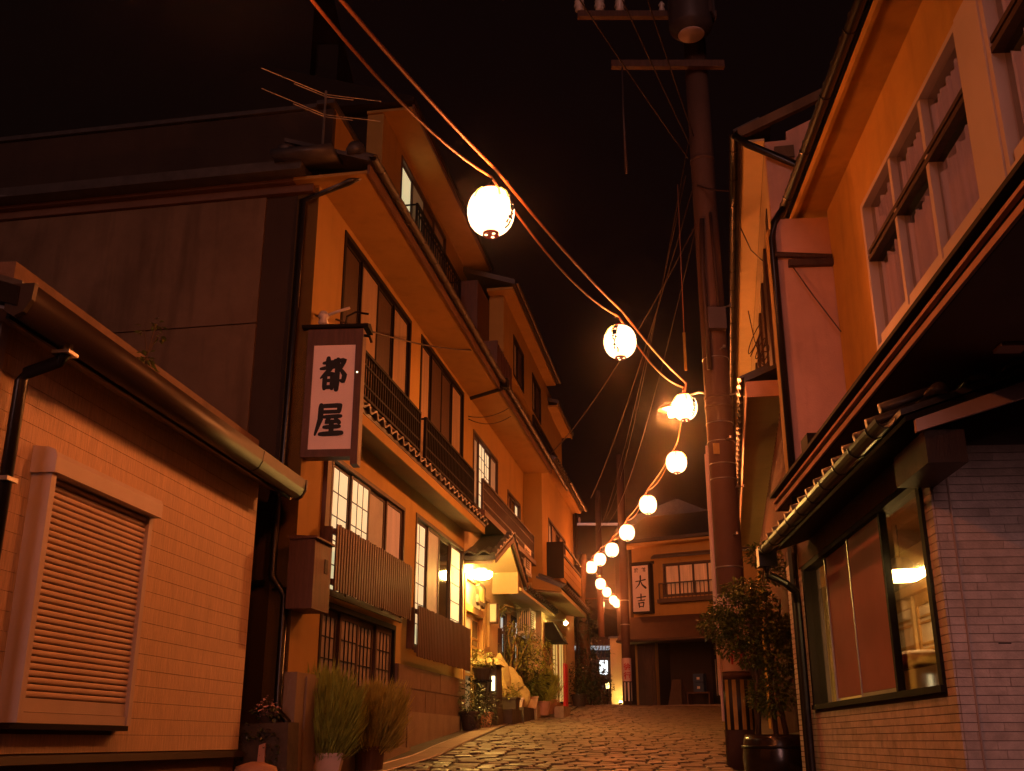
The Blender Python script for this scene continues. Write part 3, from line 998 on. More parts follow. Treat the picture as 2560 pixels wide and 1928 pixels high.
# upper floor past the first bay
uh = [(7.75, 10.1, 5.55, 6.95), (11.2, 12.8, 5.55, 6.6)]
wall(A, 7.15, 13.3, 5.0, 7.46, .002, .22, uh, 'plaster', 'upper_wall')
window(A, 7.75, 10.1, 5.55, 6.95, 0, -1, ['shoji_grey', 'shoji_lit', 'shoji_lit', 'shoji_grey'], 'wood_dark', [None, (2, 5), (2, 5), None])
window(A, 11.2, 12.8, 5.55, 6.6, 0, -1, ['curtain_warm', 'pane_dark', 'shoji_lit'], 'wood_dark')
railing(A, 6.9, 12.4, -.36, 5.25, 5.8, 'wood_dark')
obj('balcony_floor', MB().box(6.85, 12.45, -.42, .0, 5.14, 5.24), 'wood_red', A)
# setback fourth floor
obj('parapet', MB().box(.7, 3.2, .32, .5, 7.6, 9.25), 'plaster', A)
obj('parapet_side', MB().box(.6, .698, .3, 8.0, 7.55, 9.2), 'plaster_dark', A)  # darker than the front; weak light up here put into the colour
obj('parapet_cap', MB().box(.55, 3.2, .28, .52, 9.252, 9.31).box(.55, .72, .522, 8.0, 9.21, 9.27), 'roof_tile', A)

# rear tower behind the inn with a lit window
T = facade('rear_building', 'taller rear block of the inn with one lit window under a deep eave', 'building', -2.1, 11, 10.3, 7.4)
wall(T, 4.2, 10.6, 7.7, 11.5, .82, 1.1, [(5.3, 8.6, 9.75, 11.36)], 'plaster', 'wall')
obj('side_wall', MB().box(4.2, 4.4, 1.101, 5, 7.7, 11.48), 'tower', T)  # near black copy of the wall, lack of light put into the colour
window(T, 5.3, 8.6, 9.75, 11.36, .82, -1, ['shoji_lit', 'shoji_dim', 'curtain_dim', 'curtain_warm'], 'wood_dark')
railing(T, 5.45, 8.8, .55, 9.6, 10.45, ret=.8, pitch=.16)
obj('eave', MB().box(4.15, 10.7, .3, 1.1, 11.503, 11.55), 'plaster', T)
obj('eave_edge', MB().box(4.1, 10.7, .27, .298, 11.48, 11.62), 'fascia_brown', T)
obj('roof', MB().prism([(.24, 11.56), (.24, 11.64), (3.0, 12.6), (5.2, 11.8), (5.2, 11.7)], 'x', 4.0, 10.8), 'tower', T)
obj('dark_loggia', MB().box(3.21, 4.19, .9, 1.1, 7.6, 10.4), 'wood_dark', T)

# upper wing further on
U = facade('upper_wing', 'dim upper wing of the inn with a slatted wooden balcony and black gallery', 'building', -2.1, 11, 10.3, 7.4)
obj('gallery', MB().box(10.6, 19.0, .25, .5, 7.7, 9.3).box(13.5, 19, -.3, .25, 7.75, 7.85), 'wood_black', U)
wall(U, 10.6, 18.0, 9.3, 10.85, -.02, .3, [(11.8, 13.2, 9.4, 10.4), (14.5, 15.9, 9.4, 10.4)], 'plaster', 'wall')
window(U, 11.8, 13.2, 9.4, 10.4, -.02, -1, ['curtain_warm', 'wood_dark'], 'wood_black')
window(U, 14.5, 15.9, 9.4, 10.4, -.02, -1, ['curtain_warm', 'wood_dark'], 'wood_black')
obj('eave', MB().box(10.3, 17.0, -.28, .3, 10.86, 10.92), 'plaster', U)
obj('roof', MB().prism([(-.34, 10.93), (-.34, 11.05), (2.5, 12.0), (2.5, 11.9)], 'x', 10.2, 17.1), 'roof_tile', U)
gutter(U, 10.2, 17.1, -.38, 10.98, .05)
obj('far_eave', MB().box(17.2, 20.4, -.28, .45, 10.3, 10.36).box(17.2, 20.4, -.31, -.282, 10.25, 10.45), 'plaster', U)
obj('far_roof', MB().prism([(-.34, 10.38), (-.34, 10.48), (2.5, 11.4), (2.5, 11.3)], 'x', 17.15, 20.5), 'roof_tile', U)
obj('far_wall', MB().box(17.2, 20.2, .0, .45, 7.7, 10.29), 'plaster', U)
bs_ = screen(U, 9.3, 10.9, -.16, 7.75, 9.2, -1, 'wood_red', pitch=.16, w=.1, name='wood_balcony')
obj('stair_tower', MB().box(9.35, 10.58, .3, 1.6, 7.75, 10.7), 'wood_red', U)
obj('balcony_side', MB().box(9.2, 9.28, -.16, .8, 7.75, 9.25), 'wood_red', U)
railing(U, 13.0, 18.8, -.28, 7.85, 8.8, 'wood_black', pitch=.16)
obj('soffit_slab', MB().box(9.2, 19.0, -.18, .25, 7.7, 7.748), 'wood_black', U)

# far dark block on the left, only just visible against the sky
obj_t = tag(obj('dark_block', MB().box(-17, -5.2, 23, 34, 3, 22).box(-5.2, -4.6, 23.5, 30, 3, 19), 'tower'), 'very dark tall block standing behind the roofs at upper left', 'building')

# ================================================================== LEFT: annex beyond the entrance
X = facade('annex_building', 'orange annex past the porch with a bright yellow shopfront and boarded balcony', 'building', -2.1, 11, 10.3, 1.9)
wall(X, 13.22, 19.2, 1.6, 4.9, -.4, .2, [(14.5, 17.3, 2.3, 4.15)], 'plaster_cream', 'wall')
window(X, 14.5, 17.3, 2.3, 4.15, -.4, -1, ['pane_gold', 'pane_gold', 'pane_gold', 'pane_gold', 'pane_gold'], 'wood_gold', [(1, 1)] * 5, sash=.05)
wall(X, 13.31, 19.2, 4.9, 7.7, -.42, .2, [(14.3, 17.4, 5.7, 6.6)], 'plaster', 'upper_wall')
window(X, 14.3, 17.4, 5.7, 6.6, -.42, -1, ['shoji_grey', 'curtain_warm', 'pane_dark', 'curtain_warm'], 'wood_dark')
bb = obj('balcony', MB().box(14.0, 17.6, -.82, -.78, 5.62, 5.68).box(14.0, 17.6, -.82, -.78, 5.9, 5.95).box(14.0, 14.05, -.82, -.42, 5.1, 5.95).box(17.55, 17.6, -.82, -.42, 5.1, 5.95), 'wood_black', X)
for z in (5.12, 5.28, 5.44):
    boxp('board', bb, 14.05, 17.55, -.815, -.79, z, z + .145, 'plaster')
obj('second_soffit', MB().prism([(-.402, 4.62), (-.95, 4.55), (-.95, 4.64), (-.402, 4.86)], 'x', 12.6, 17.4), 'plaster_cream', X)
skirt_roof(X, 12.5, 17.6, .4, .98, 4.66, .4, -1)
obj('gable_board', MB().prism([(-.3, 4.66), (-.95, 4.58), (-.95, 4.66), (-.3, 5.0)], 'x', 12.52, 12.6), 'plaster', X)
obj('eave', MB().box(13.3, 19.3, -.66, .2, 7.71, 7.76), 'plaster', X)
skirt_roof(X, 13.4, 19.4, .0, .72, 7.78, .35, -1, row2=False)
gutter(X, 15.8, 19.4, -.78, 7.82, .05)
hd = obj('door_hood', MB().prism([(-.42, 4.05), (-.6, 4.05), (-.85, 3.62), (-.42, 3.62)], 'x', 13.6, 14.4), 'metal_black', X)
obj('drain_pipe', MB().tube([(19.22, -.5, 7.7), (19.2, -.47, 2.2)], .04, 8), 'pipe_black', X)

# ================================================================== RIGHT: shop house with tiled front
S = facade('shop_house', 'corner shop house with purple grey tile walls, long window and orange upper storey', 'building', 2.44, 6.0, 3.9, .5)
hl = [(.15, 3.76, 1.76, 3.02)]
fw_ = wall(S, .0125, 4.6, .3, 3.3, -.15, -.012, hl, 'brick_joint', 'front_wall')
ew = obj('end_wall', MB().box(.012, .14, -3.2, -.151, .3, 3.6), 'brick_joint', S)
rowh, bl = .0472, .335
restb = MB()
z = .32
r_ = 0
while z < 3.12:
    # street face
    x = -.0 - (bl / 2 if r_ % 2 else 0)
    while x < 4.6:
        a, b = max(x, .0), min(x + bl, 4.6)
        x += bl
        if b - a < .03: continue
        segs = [(a, b)]
        if z + rowh > 1.755 and z < 3.02:
            segs = [(a, min(b, .15))] if a < .15 else ([(max(a, 3.76), b)] if b > 3.76 else [])
        for a2, b2 in segs:
            if b2 - a2 < .02: continue
            if z > 1.16 and a2 < 3.8:
                boxp('brick', fw_, a2 + .003, b2 - .003, -.011, random.uniform(-.0005, .0015), z + .0022, z + rowh - .0022, random.choice(('brick_tile', 'brick_tile', 'brick_tile_b')))
            else:
                restb.box(a2 + .003, b2 - .003, -.011, .0, z + .0035, z + rowh - .0035)
    # end face
    bl2 = .46
    y = -.0125 + random.uniform(0, bl2 * .9)
    while y > -3.2:
        a, b = min(y, -.0125), max(y - bl2, -3.2)
        y -= bl2
        if a - b < .005: continue
        if z > 1.25 and a > -.62:
            boxp('brick', ew, .0115, random.uniform(-.0015, .0005), b + .0012, a - .0012, z + .0018, z + rowh - .0018, random.choice(('brick_tile', 'brick_tile', 'brick_tile_b')))
        else:
            restb.box(.0, .0115, b + .0025, a - .0025, z + .003, z + rowh - .003)
    z += rowh
    r_ += 1
tag(obj('other_bricks', restb, 'brick_tile', S, False, False), kind='stuff')
obj('wall_cable', MB().tube([(-.008, -.1, 2.97), (-.009, -.098, 2.6), (-.008, -.1, 2.2), (-.009, -.094, 1.6), (-.009, -.099, .5)], .0065, 6), 'pot_pale', S, True)
obj('wall_mark', MB().box(-.003, -.0021, -.33, -.26, 2.01, 2.016), 'ink', S)
# long window
wf = MB()
for a, b, c_ in ((.15, .215, -.1), (1.105, 1.15, -.045), (3.69, 3.76, -.1)):
    wf.box(a, b, c_, .02 if c_ < -.05 else .004, 1.8, 2.98)
wf.box(.15, 3.76, -.1, .02, 2.98, 3.02).box(.15, 3.76, -.1, .035, 1.76, 1.8)
win = obj('window', wf, 'wood_black', S)
boxp('pane', win, .215, 1.105, -.04, -.036, 1.8, 2.98, 'glass')
boxp('pane', win, 3.0, 3.69, -.04, -.036, 1.8, 2.98, 'glass')
boxp('frosted_strip', win, .215, 1.1, -.052, -.045, 1.8, 1.93, 'frosted')
boxp('shut_panel', win, 1.153, 2.09, -.03, -.012, 1.835, 2.975, 'panel_red')
boxp('shut_panel', win, 2.115, 2.98, -.05, -.032, 1.83, 2.975, 'panel_red')
for q in ((1.176, 2.09, -.028, -.008, 1.802, 1.832), (2.092, 2.113, -.045, -.005, 1.8, 2.98), (2.982, 2.998, -.05, -.02, 1.8, 2.98)):
    obj('panel_edge', MB().box(*q), 'steel', win)
obj('lintel', MB().box(.0, 3.9, -.012, .02, 3.025, 3.16), 'plaster_grey', S)
# room behind the glass
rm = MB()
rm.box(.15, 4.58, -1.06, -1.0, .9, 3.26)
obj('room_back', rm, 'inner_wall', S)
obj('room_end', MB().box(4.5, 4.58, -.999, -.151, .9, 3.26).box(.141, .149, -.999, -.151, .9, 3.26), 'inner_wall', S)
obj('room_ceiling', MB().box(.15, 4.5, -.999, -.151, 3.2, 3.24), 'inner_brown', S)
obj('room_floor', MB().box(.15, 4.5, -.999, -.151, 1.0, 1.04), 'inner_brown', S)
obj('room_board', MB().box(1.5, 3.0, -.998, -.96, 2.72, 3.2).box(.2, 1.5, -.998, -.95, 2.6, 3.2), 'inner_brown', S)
rd = obj('inner_door', MB().box(3.02, 3.09, -.998, -.9, 1.04, 3.02).box(4.28, 4.36, -.998, -.9, 1.04, 3.02).box(3.02, 4.36, -.998, -.88, 2.74, 2.82).box(3.09, 4.28, -.998, -.9, 2.98, 3.03), 'wood_gold', S)
for i, (x0, x1) in enumerate(((3.09, 3.69), (3.68, 4.28))):
    yo = -.97 + .03 * i
    f = MB().box(x0, x0 + .06, yo, yo + .025, 1.06, 2.74).box(x1 - .06, x1, yo, yo + .025, 1.06, 2.74).box(x0 + .06, x1 - .06, yo, yo + .025, 2.64, 2.74)
    for z in (2.54, 2.49, 2.31, 2.26, 2.08, 2.03, 1.7):
        f.box(x0 + .06, x1 - .06, yo, yo + .02, z - .01, z + .01)
    obj('door_leaf', f, 'wood_gold', rd)
    boxp('door_glass', rd, x0 + .06, x1 - .06, yo + .004, yo + .009, 1.06, 2.64, 'sign_white')
boxp('transom_pane', rd, 3.09, 4.28, -.96, -.955, 2.82, 2.98, 'pane_dark')
# tiled lean-to roof, gutter, downpipes
lr = obj('lean_to_roof', MB().prism([(.3, 3.165), (.3, 3.2), (-.42, 3.44), (-.42, 3.405)], 'x', -.6, 3.5), 'roof_tile', S)
cap = MB()
prof = []
for i in range(9):
    t = math.pi * i / 8
    prof.append((.042 * math.cos(t), .05 * math.sin(t)))
cap.prism(prof, 'y', -.34, .0)
CAP = to_mesh('cap_tile', cap, 'roof_tile', True)
for i in range(14):
    piece('cap_tile', CAP, lr, (-.5 + i * .295, .37, 3.215), (1, 1, 1), (-math.atan(.333), 0, 0))
for i, yy in enumerate((.1, -.13, -.35)):
    piece('cap_tile', CAP, lr, (-.66, yy, 3.215 + (.3 - yy) * .333), (1.2, .8, 1), (0, 0, math.pi / 2))
obj('barge_board', MB().prism([(.24, 3.06), (.24, 3.13), (-1.2, 3.61), (-1.2, 3.5)], 'x', -.64, -.605), 'pole_sheet', S)
obj('purlin_end', MB().box(-.6, .0, -.02, .19, 2.9, 3.08), 'wood_dark', S)
obj('roof_board', MB().prism([(.28, 3.13), (.28, 3.16), (-.5, 3.42), (-.5, 3.39)], 'x', -.6, 3.5), 'wood_black', S)
gutter(S, -.6, 3.52, .385, 3.15, .055, 'pipe_black', .42)
obj('rain_head', MB().box(3.5, 3.64, .28, .44, 3.0, 3.17).tube([(3.57, .36, 3.0), (3.57, .36, 2.93), (3.62, .2, 2.86), (3.75, .09, 2.8), (3.8, .07, 2.7), (3.8, .07, .9)], .036, 10).tube([(3.86, .06, 3.3), (3.86, .06, .9)], .03, 8).tube([(4.05, .03, 3.3), (4.05, .03, .9)], .045, 8), 'pipe_black', S, False)
# dark canopy over the lean-to
obj('canopy_soffit', MB().box(-4.2, 3.28, -1.6, .28, 3.46, 3.49), 'fascia_brown', S)
obj('canopy_edge', MB().box(-4.2, 3.3, .282, .3, 3.45, 3.485).box(-4.2, 3.3, .282, .31, 3.52, 3.54), 'plaster_pink', S)
obj('canopy_fascia', MB().box(-4.2, 3.3, .27, .281, 3.455, 3.6).box(-4.2, 3.31, -1.5, .335, 3.575, 3.6).box(3.285, 3.3, -.25, .279, 3.455, 3.57), 'metal_black', S)
obj('canopy_box', MB().box(1.95, 2.2, .1, .25, 3.601, 3.8), 'metal_black', S)
obj('canopy_lamp', MB().box(-.9, -.78, -.3, -.16, 3.44, 3.459), 'pole_sheet', S)
# orange upper storey
uw = [(-.68, 1.65, 4.3, 5.62), (-3.4, -1.02, 4.3, 5.62)]
wall(S, -4.2, 2.75, 3.6, 6.16, -.5, -.3, uw, 'plaster_right', 'upper_wall')
for (a, b) in ((-.68, 1.65), (-3.4, -1.02)):
    f = MB()
    f.box(a, a + .05, -.4, -.28, 4.3, 5.62).box(b - .05, b, -.4, -.28, 4.3, 5.62).box(a + .05, b - .05, -.4, -.28, 5.58, 5.62)
    f.box(a + .05, b - .05, -.4, -.275, 4.3, 4.38)
    n = 3
    pw = (b - a - .1) / n
    for i in range(1, n):
        x = a + .05 + pw * i
        f.box(x - .028, x + .028, -.38, -.29, 4.38, 5.58)
    w = obj('upper_window', f, 'trim_metal', S)
    obj('middle_rail', MB().box(a - .01, b + .01, -.39, -.284, 5.1, 5.14).box(a, b, -.39, -.288, 5.165, 5.2), 'wood_dark', w)
    for i in range(n):
        x0, x1 = a + .05 + pw * i + .028, a + .05 + pw * (i + 1) - .028
        boxp('pane', w, x0, x1, -.345, -.342, 4.38, 5.1, 'glass')
        boxp('pane', w, x0, x1, -.345, -.342, 5.2, 5.58, 'glass')
        obj('pane_sill', MB().box(x0, x1, -.341, -.3, 4.38, 4.47), 'trim_metal', w)
        for (z0, z1) in ((4.4, 5.09), (5.2, 5.56)):
            cm = MB()
            nn = 44
            top, bot = [], []
            for k in range(nn + 1):
                t = k / nn
                yy = -.38 + .018 * math.sin(t * 46 + i) + .01 * math.sin(t * 19 + 1)
                sc = (z1 - z0) * (.02 + .09 * abs(math.sin(t * math.pi * 3.5 + i)))
                top.append((x0 + (x1 - x0) * t, yy, z1 - sc))
                bot.append((x0 + (x1 - x0) * t, yy + .008 * math.sin(t * 23), z0))
            for k in range(nn):
                cm.quad(bot[k], bot[k + 1], top[k + 1], top[k])
            obj('curtain', cm, 'curtain', w, True, False)
obj('window_post', MB().box(-1.018, -.682, -.299, -.27, 4.3, 5.62), 'trim_metal', S)
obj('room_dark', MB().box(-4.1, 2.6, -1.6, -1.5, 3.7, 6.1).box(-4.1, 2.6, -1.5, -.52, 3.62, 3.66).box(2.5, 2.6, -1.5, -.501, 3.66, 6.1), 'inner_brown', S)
obj('eave_soffit', MB().box(-4.2, 3.4, -.5, -.03, 6.165, 6.2), 'plaster_right', S)
obj('eave_edge', MB().box(-4.2, 3.45, -.03, .0, 6.14, 6.22), 'plaster_right', S)
skirt_roof(S, -4.2, 3.55, -.5, .02, 6.235, .4, 1, row2=False)
gutter(S, -4.2, 3.55, .075, 6.25, .045, 'pipe_black', .8)
obj('wing_wall', MB().box(2.76, 2.96, -.5, .19, 3.25, 6.1), 'plaster_pink', S)
obj('wing_beam', MB().box(2.7, 2.758, -.299, .1, 5.6, 5.66).tube([(2.72, .22, 5.72), (2.72, -.29, 5.68)], .028, 8), 'wood_dark', S)
obj('wing_pipe', MB().tube([(2.74, .1, 6.2), (2.74, .2, 6.05), (2.74, .225, 5.9), (2.74, .225, 3.4)], .033, 8), 'pipe_black', S, True)
obj('wing_return', MB().box(2.965, 3.1, -.4, .215, 3.25, 6.1), 'plaster', S)
tag(obj('wall_wire', MB().tube([RX(2.73, -.1, 5.66), RX(2.7, .08, 5.3), RX(2.68, .29, 4.93)], .006, 5), 'cable_dark'), 'thin wire slanting across the pink wing wall on the right', 'cable')

P = thing('pendant_lamp', 'glowing round pendant lamp hanging inside the shop window', 'lamp', RX(2.62, .55, 2.72), 0)
obj('shade', MB().lathe([(.02, .2), (.06, .19), (.12, .13), (.2, .085), (.2, .075), (.12, .12), (.05, .18)], 20), 'steel', P, True)
obj('bulb_disc', MB().lathe([(.02, .0), (.12, .01), (.175, .04), (.195, .072), (.1, .1)], 20), 'lamp_pendant', P, True)
obj('cord', MB().tube([(0, 0, .19), (0, 0, .47)], .006, 5), 'cable_dark', P)
cu_ = thing('cushion', 'rust red cushion lying behind the glass of the shop window', 'cushion', RX(1.9, .45, 1.98))
obj('cover', MB().lathe([(.05, 0), (.22, .01), (.3, .05), (.28, .1), (.15, .14), (.02, .15)], 18, sx=1, sy=.9), 'cushion', cu_, True)
tb = thing('side_table', 'dark low table under the cushion inside the shop', 'table', RX(1.9, .45, 1.04))
obj('table_top', MB().box(-.4, .4, -.3, .3, .88, .935), 'wood_dark', tb)
for a in (-.35, .35):
    for b in (-.25, .25):
        obj('leg', MB().box(a - .025, a + .025, b - .025, b + .025, 0, .88), 'wood_dark', tb)

# ================================================================== RIGHT: tall narrow house beyond
N2 = facade('neighbour_house', 'tall narrow house behind the pole with yellow lit eaves and wooden lattice front', 'building', 3.01, 11, 11.1, 1.1)
wall(N2, -.2, 12.0, .9, 8.15, -.25, .0, [(.3, 9.2, 5.3, 7.6)], 'plaster_cream', 'wall')
lt = obj('lattice_front', MB().box(-.1, 9.6, .002, .03, 1.2, 5.0), 'wood_dark', N2)
for i in range(48):
    boxp('lattice_bar', lt, -.05 + i * .2, .0 + i * .2, .03, .07, 1.6, 4.95, 'wood_red')
obj('corner_column', MB().box(-.2, -.101, .002, .06, 1.0, 5.06), 'plaster_right', N2)
obj('corner_column', MB().box(9.62, 9.8, .002, .1, 1.2, 5.06), 'plaster', N2)
sv = obj('storm_shutter', MB().box(.3, 9.2, -.12, -.06, 5.3, 7.6), 'wood_black', N2)
for i in range(24):
    boxp('shutter_board', sv, .32 + i * .37, .66 + i * .37, -.06, -.02 + (.03 if i % 3 == 0 else 0), 5.32, 7.58, 'wood_dark')
obj('lower_soffit', MB().box(-.12, 9.6, .001, .4, 5.1, 5.14), 'plaster_cream', N2)
obj('lower_fascia', MB().box(-.14, 9.6, .401, .42, 5.07, 5.24).box(-.16, -.121, .001, .42, 5.06, 5.24).box(-.12, 9.6, .001, .02, 5.05, 5.098), 'plaster_pink', N2)
skirt_roof(N2, -.16, 9.6, .0, .43, 5.24, .4, 1, row2=False)
obj('upper_soffit', MB().box(-.25, 12, .001, .25, 8.17, 8.2), 'plaster_cream', N2)
obj('upper_fascia', MB().box(-.27, 12, .251, .27, 8.15, 8.26), 'wood_dark', N2)
skirt_roof(N2, -.3, 12, -.1, .3, 8.27, .45, 1, row2=False)
gutter(N2, -.3, 12, .35, 8.28, .05, 'pipe_black', .7)
obj('gable_wall', MB().prism([(-.251, 3.0), (-4, 3.0), (-4, 9.9), (-.251, 8.26), ], 'x', -.25, -.1).box(-.25, -.1, -.2505, .0, 3.0, 8.15), 'plaster_pink', N2)
obj('gable_verge', MB().prism([(.3, 8.2), (.3, 8.32), (-4.1, 10.2), (-4.1, 10.05)], 'x', -.33, -.251), 'plaster_grey', N2)
obj('gable_pipe', MB().tube([(-.3, .34, 8.25), (-.32, .2, 8.1), (-.32, -.32, 7.78), (-.32, -.34, 7.6), (-.32, -.34, 6.2)], .045, 8), 'pipe_black', N2, True)
obj('gable_vent', MB().box(-.3, -.251, -.32, -.1, 7.9, 8.05), 'plaster_grey', N2)
bnd = []
for i in range(6):
    a = R2X(-.1, -.12, 7.0); b = R2X(.1, -.25, 5.7)
    cpt = Vector(R2X(.15, -.22 + .05 * math.sin(i), 5.55 + .06 * i))
    rr = .1 + .03 * i
    bnd.append([cpt + Vector((.35 * rr * math.cos(t), .2 * rr * math.sin(t), rr * math.sin(t + .4 * i) * .7)) for t in [2 * math.pi * k / 14 for k in range(15)]])
bnd.append([R2X(-.28, -.35, 7.05), R2X(-.2, -.25, 6.8), R2X(.0, .0, 6.6)])
bnd.append([R2X(-.1, -.33, 6.1), R2X(.05, -.28, 5.8), R2X(.15, -.22, 5.6), R2X(.3, -.05, 5.4)])
cable('coiled_cable', 'bundle of coiled thin wires on the yellow wall right of the pole', bnd, .006)

# ================================================================== utility pole
U1 = thing('utility_pole', 'big concrete utility pole with striped guard, transformer and cross arms', 'pole', (2.72, 13.2, 1.12))
obj('shaft', MB().lathe([(.178, 0), (.176, 2), (.172, 4), (.165, 8), (.16, 12.5)], 28), 'pole_concrete', U1, True)
for z0, z1, rr in ((1.08, 1.16, .185), (2.08, 2.1, .183), (2.42, 2.44, .182), (3.55, 3.562, .18), (3.75, 3.762, .18), (4.3, 4.312, .18), (4.52, 4.56, .181), (4.64, 4.68, .181), (4.05, 4.06, .18), (5.2, 5.21, .178), (8.2, 8.26, .174)):
    obj('band', MB().lathe([(rr - .01, z0), (rr, z0), (rr, z1), (rr - .01, z1)], 24), 'steel' if z1 - z0 < .03 else 'pole_concrete', U1, True)
gd = obj('guard', MB().lathe([(.179, .5), (.186, .5), (.186, 1.08), (.179, 1.08)], 32), 'stripe_black', U1, True)
for i in range(12):
    t0 = 2 * math.pi * i / 12
    vs_ = []
    for k in range(4):
        t = t0 + R(15) * k / 3
        vs_ += [(.1875 * math.cos(t), .1875 * math.sin(t), .505), (.1875 * math.cos(t), .1875 * math.sin(t), 1.075)]
    obj('guard_stripe', MB().add(vs_, [(2 * k, 2 * k + 2, 2 * k + 3, 2 * k + 1) for k in range(3)]), 'stripe_yellow', gd)
sh_ = []
for z0, z1 in ((1.17, 1.72), (1.76, 2.06)):
    vs_, fs = [], []
    for k in range(17):
        t = R(-170) + R(160) * k / 16
        for z in (z0, z1):
            vs_.append((.187 * math.cos(t), .187 * math.sin(t), z))
    obj('notice_sheet', MB().add(vs_, [(2 * k, 2 * k + 2, 2 * k + 3, 2 * k + 1) for k in range(16)]), 'pole_sheet', U1, True)
for ch, zc in (('徐', 1.56), ('行', 1.33)):
    text(U1, ch, -.02, zc, .2, -.1895, (R(90), 0, R(-5)), 'ink_red', bold=.004)
for i in range(7):
    zz = 2.2 + i * .62
    a = R(-75 if i % 2 else -40)
    obj('step_bolt', MB().tube([(.16 * math.cos(a), .16 * math.sin(a), zz), (.27 * math.cos(a), .27 * math.sin(a), zz)], .011, 6).lathe([(.001, -.018), (.02, -.016), (.02, .016), (.001, .018)], 8, (.28 * math.cos(a), .28 * math.sin(a), zz)), 'steel', U1)
obj('conduit', MB().tube([(-.2, -.06, .6), (-.2, -.06, 4.0)], .018, 6).tube([(-.215, -.02, .9), (-.215, -.02, 3.9)], .014, 6), 'pole_sheet', U1)
obj('label_plate', MB().box(-.14, -.06, -.19, -.178, 3.86, 4.0), 'stripe_yellow', U1)
obj('cross_arm', MB().box(-1.28, .36, -.28, -.19, 9.63, 9.74), 'wood_red', U1)
obj('cross_arm', MB().box(-1.75, .3, -.28, -.19, 10.5, 10.6), 'wood_red', U1)
for x in (-1.72, -1.42, -1.12):
    obj('insulator', MB().lathe([(.03, 0), (.07, .03), (.05, .08), (.085, .1), (.06, .16), (.075, .18), (.04, .25)], 12, (x, -.24, 10.6)), 'ceramic', U1, True)
for x in (-.5, .1):
    obj('insulator', MB().lathe([(.02, 0), (.05, .03), (.03, .1), (.05, .12), (.02, .18)], 10, (x, -.24, 10.6)), 'ceramic', U1, True)
tf = obj('transformer', MB().lathe([(.02, 9.98), (.2, 9.97), (.22, 10.0), (.3, 10.06), (.31, 10.1), (.31, 11.3), (.28, 11.4)], 28, (-.15, -.55, 0)), 'transformer', U1, True)
for i in range(9):
    t = R(-40 + 9 * i)
    fn = obj('cooling_fin', MB().box(-.004, .004, 0, .05, 10.2, 11.3), 'transformer', tf)
    fn.location = (-.15 + .305 * math.cos(t), -.55 + .305 * math.sin(t), 0)
    fn.rotation_euler = (0, 0, t - math.pi / 2)
text(tf, 'M', -.17, 10.85, .16, -.866, (R(90), 0, 0), 'ink')
obj('transformer_base', MB().lathe([(.01, 9.955), (.18, 9.955), (.19, 9.969), (.02, 9.969)], 24, (-.15, -.55, 0)), 'pole_sheet', tf, True)
obj('spare_rod', MB().tube([(-1.12, -.24, 9.63), (-1.13, -.24, 9.0), (-1.12, -.24, 7.9)], [.012, .014, .022], 8), 'transformer', U1, True)

sl_ = thing('street_lamp', 'bare bright street lamp with a small tin shade on the pole arm', 'lamp', (2.7, 13.38, 5.98))
obj('arm', MB().tube([(0, 0, -.1), (-.1, .5, .12), (-.28, 1.05, .2), (-.34, 1.2, .16)], .016, 8), 'steel', sl_, True)
obj('shade', MB().lathe([(.03, .08), (.06, .06), (.17, -.01), (.175, -.02), (.05, .04)], 20, (-.4, 1.22, .1)), 'steel', sl_, True)
obj('bulb', MB().lathe([(.005, -.07), (.035, -.055), (.05, -.02), (.04, .02), (.02, .05)], 14, (-.38, 1.22, .04)), 'lamp_bulb', sl_, True)

# ================================================================== lanterns on their string
LP = [(-1.25, 3.6, 4.72), (-.16, 7.16, 5.32), (1.2, 10.9, 5.7), (2.44, 14.17, 5.97), (2.84, 17.62, 6.06), (2.78, 21.14, 6.08), (2.71, 24.56, 6.15), (2.68, 28.09, 6.35), (2.63, 31.42, 6.64),
      (2.5, 33.2, 6.68), (3.13, 37.42, 6.76), (3.88, 43.43, 7.27), (4.38, 45.96, 7.26), (4.79, 48.71, 7.46), (4.3, 51.5, 7.75)]
LL = ['lit paper lantern of the string just above the top edge of the picture',
      'largest and nearest lit paper lantern in view, black brush writing on its right side',
      'second nearest lit paper lantern, over the middle of the street',
      'lit paper lantern right beside the utility pole, in front of the street lamp',
      'first lit paper lantern beyond the utility pole',
      'second lit paper lantern beyond the utility pole',
      'third lit paper lantern beyond the utility pole',
      'fourth lit paper lantern beyond the utility pole, last before the overlapping pair',
      'right and upper lantern of the overlapping pair at the far end of the near string',
      'left and lower lantern of the overlapping pair at the far end of the near string',
      'small far lit lantern hanging alone below the overlapping pair',
      'small far lit lantern between the lone one and the touching pair',
      'left one of the two tiny touching lanterns far up the street',
      'right one of the two tiny touching lanterns beside the far pole',
      'tiny lowest lit lantern, far left of the touching pair']
RL = .18


def lantern_profile():
    pr = []
    n = 22
    for i in range(n + 1):
        t = -math.pi / 2 * .84 + math.pi * .84 * i / n
        r = RL * (math.cos(t) ** .78) * (1 + .006 * (-1) ** i)
        pr.append((r, RL * 1.04 * math.sin(t)))
    return pr


def stroke_on_ball(mb, poly, th0, z0, sc, wd=.0085):
    pts = []
    for (u, v) in poly:
        zz = z0 + v * sc
        t = max(-1, min(1, zz / (RL * 1.04)))
        rr = RL * math.sqrt(max(.02, 1 - t * t)) ** .78 + .006
        th = th0 + u * sc / rr
        pts.append((rr * math.cos(th), rr * math.sin(th), zz))
    mb.tube(pts, wd, 4)


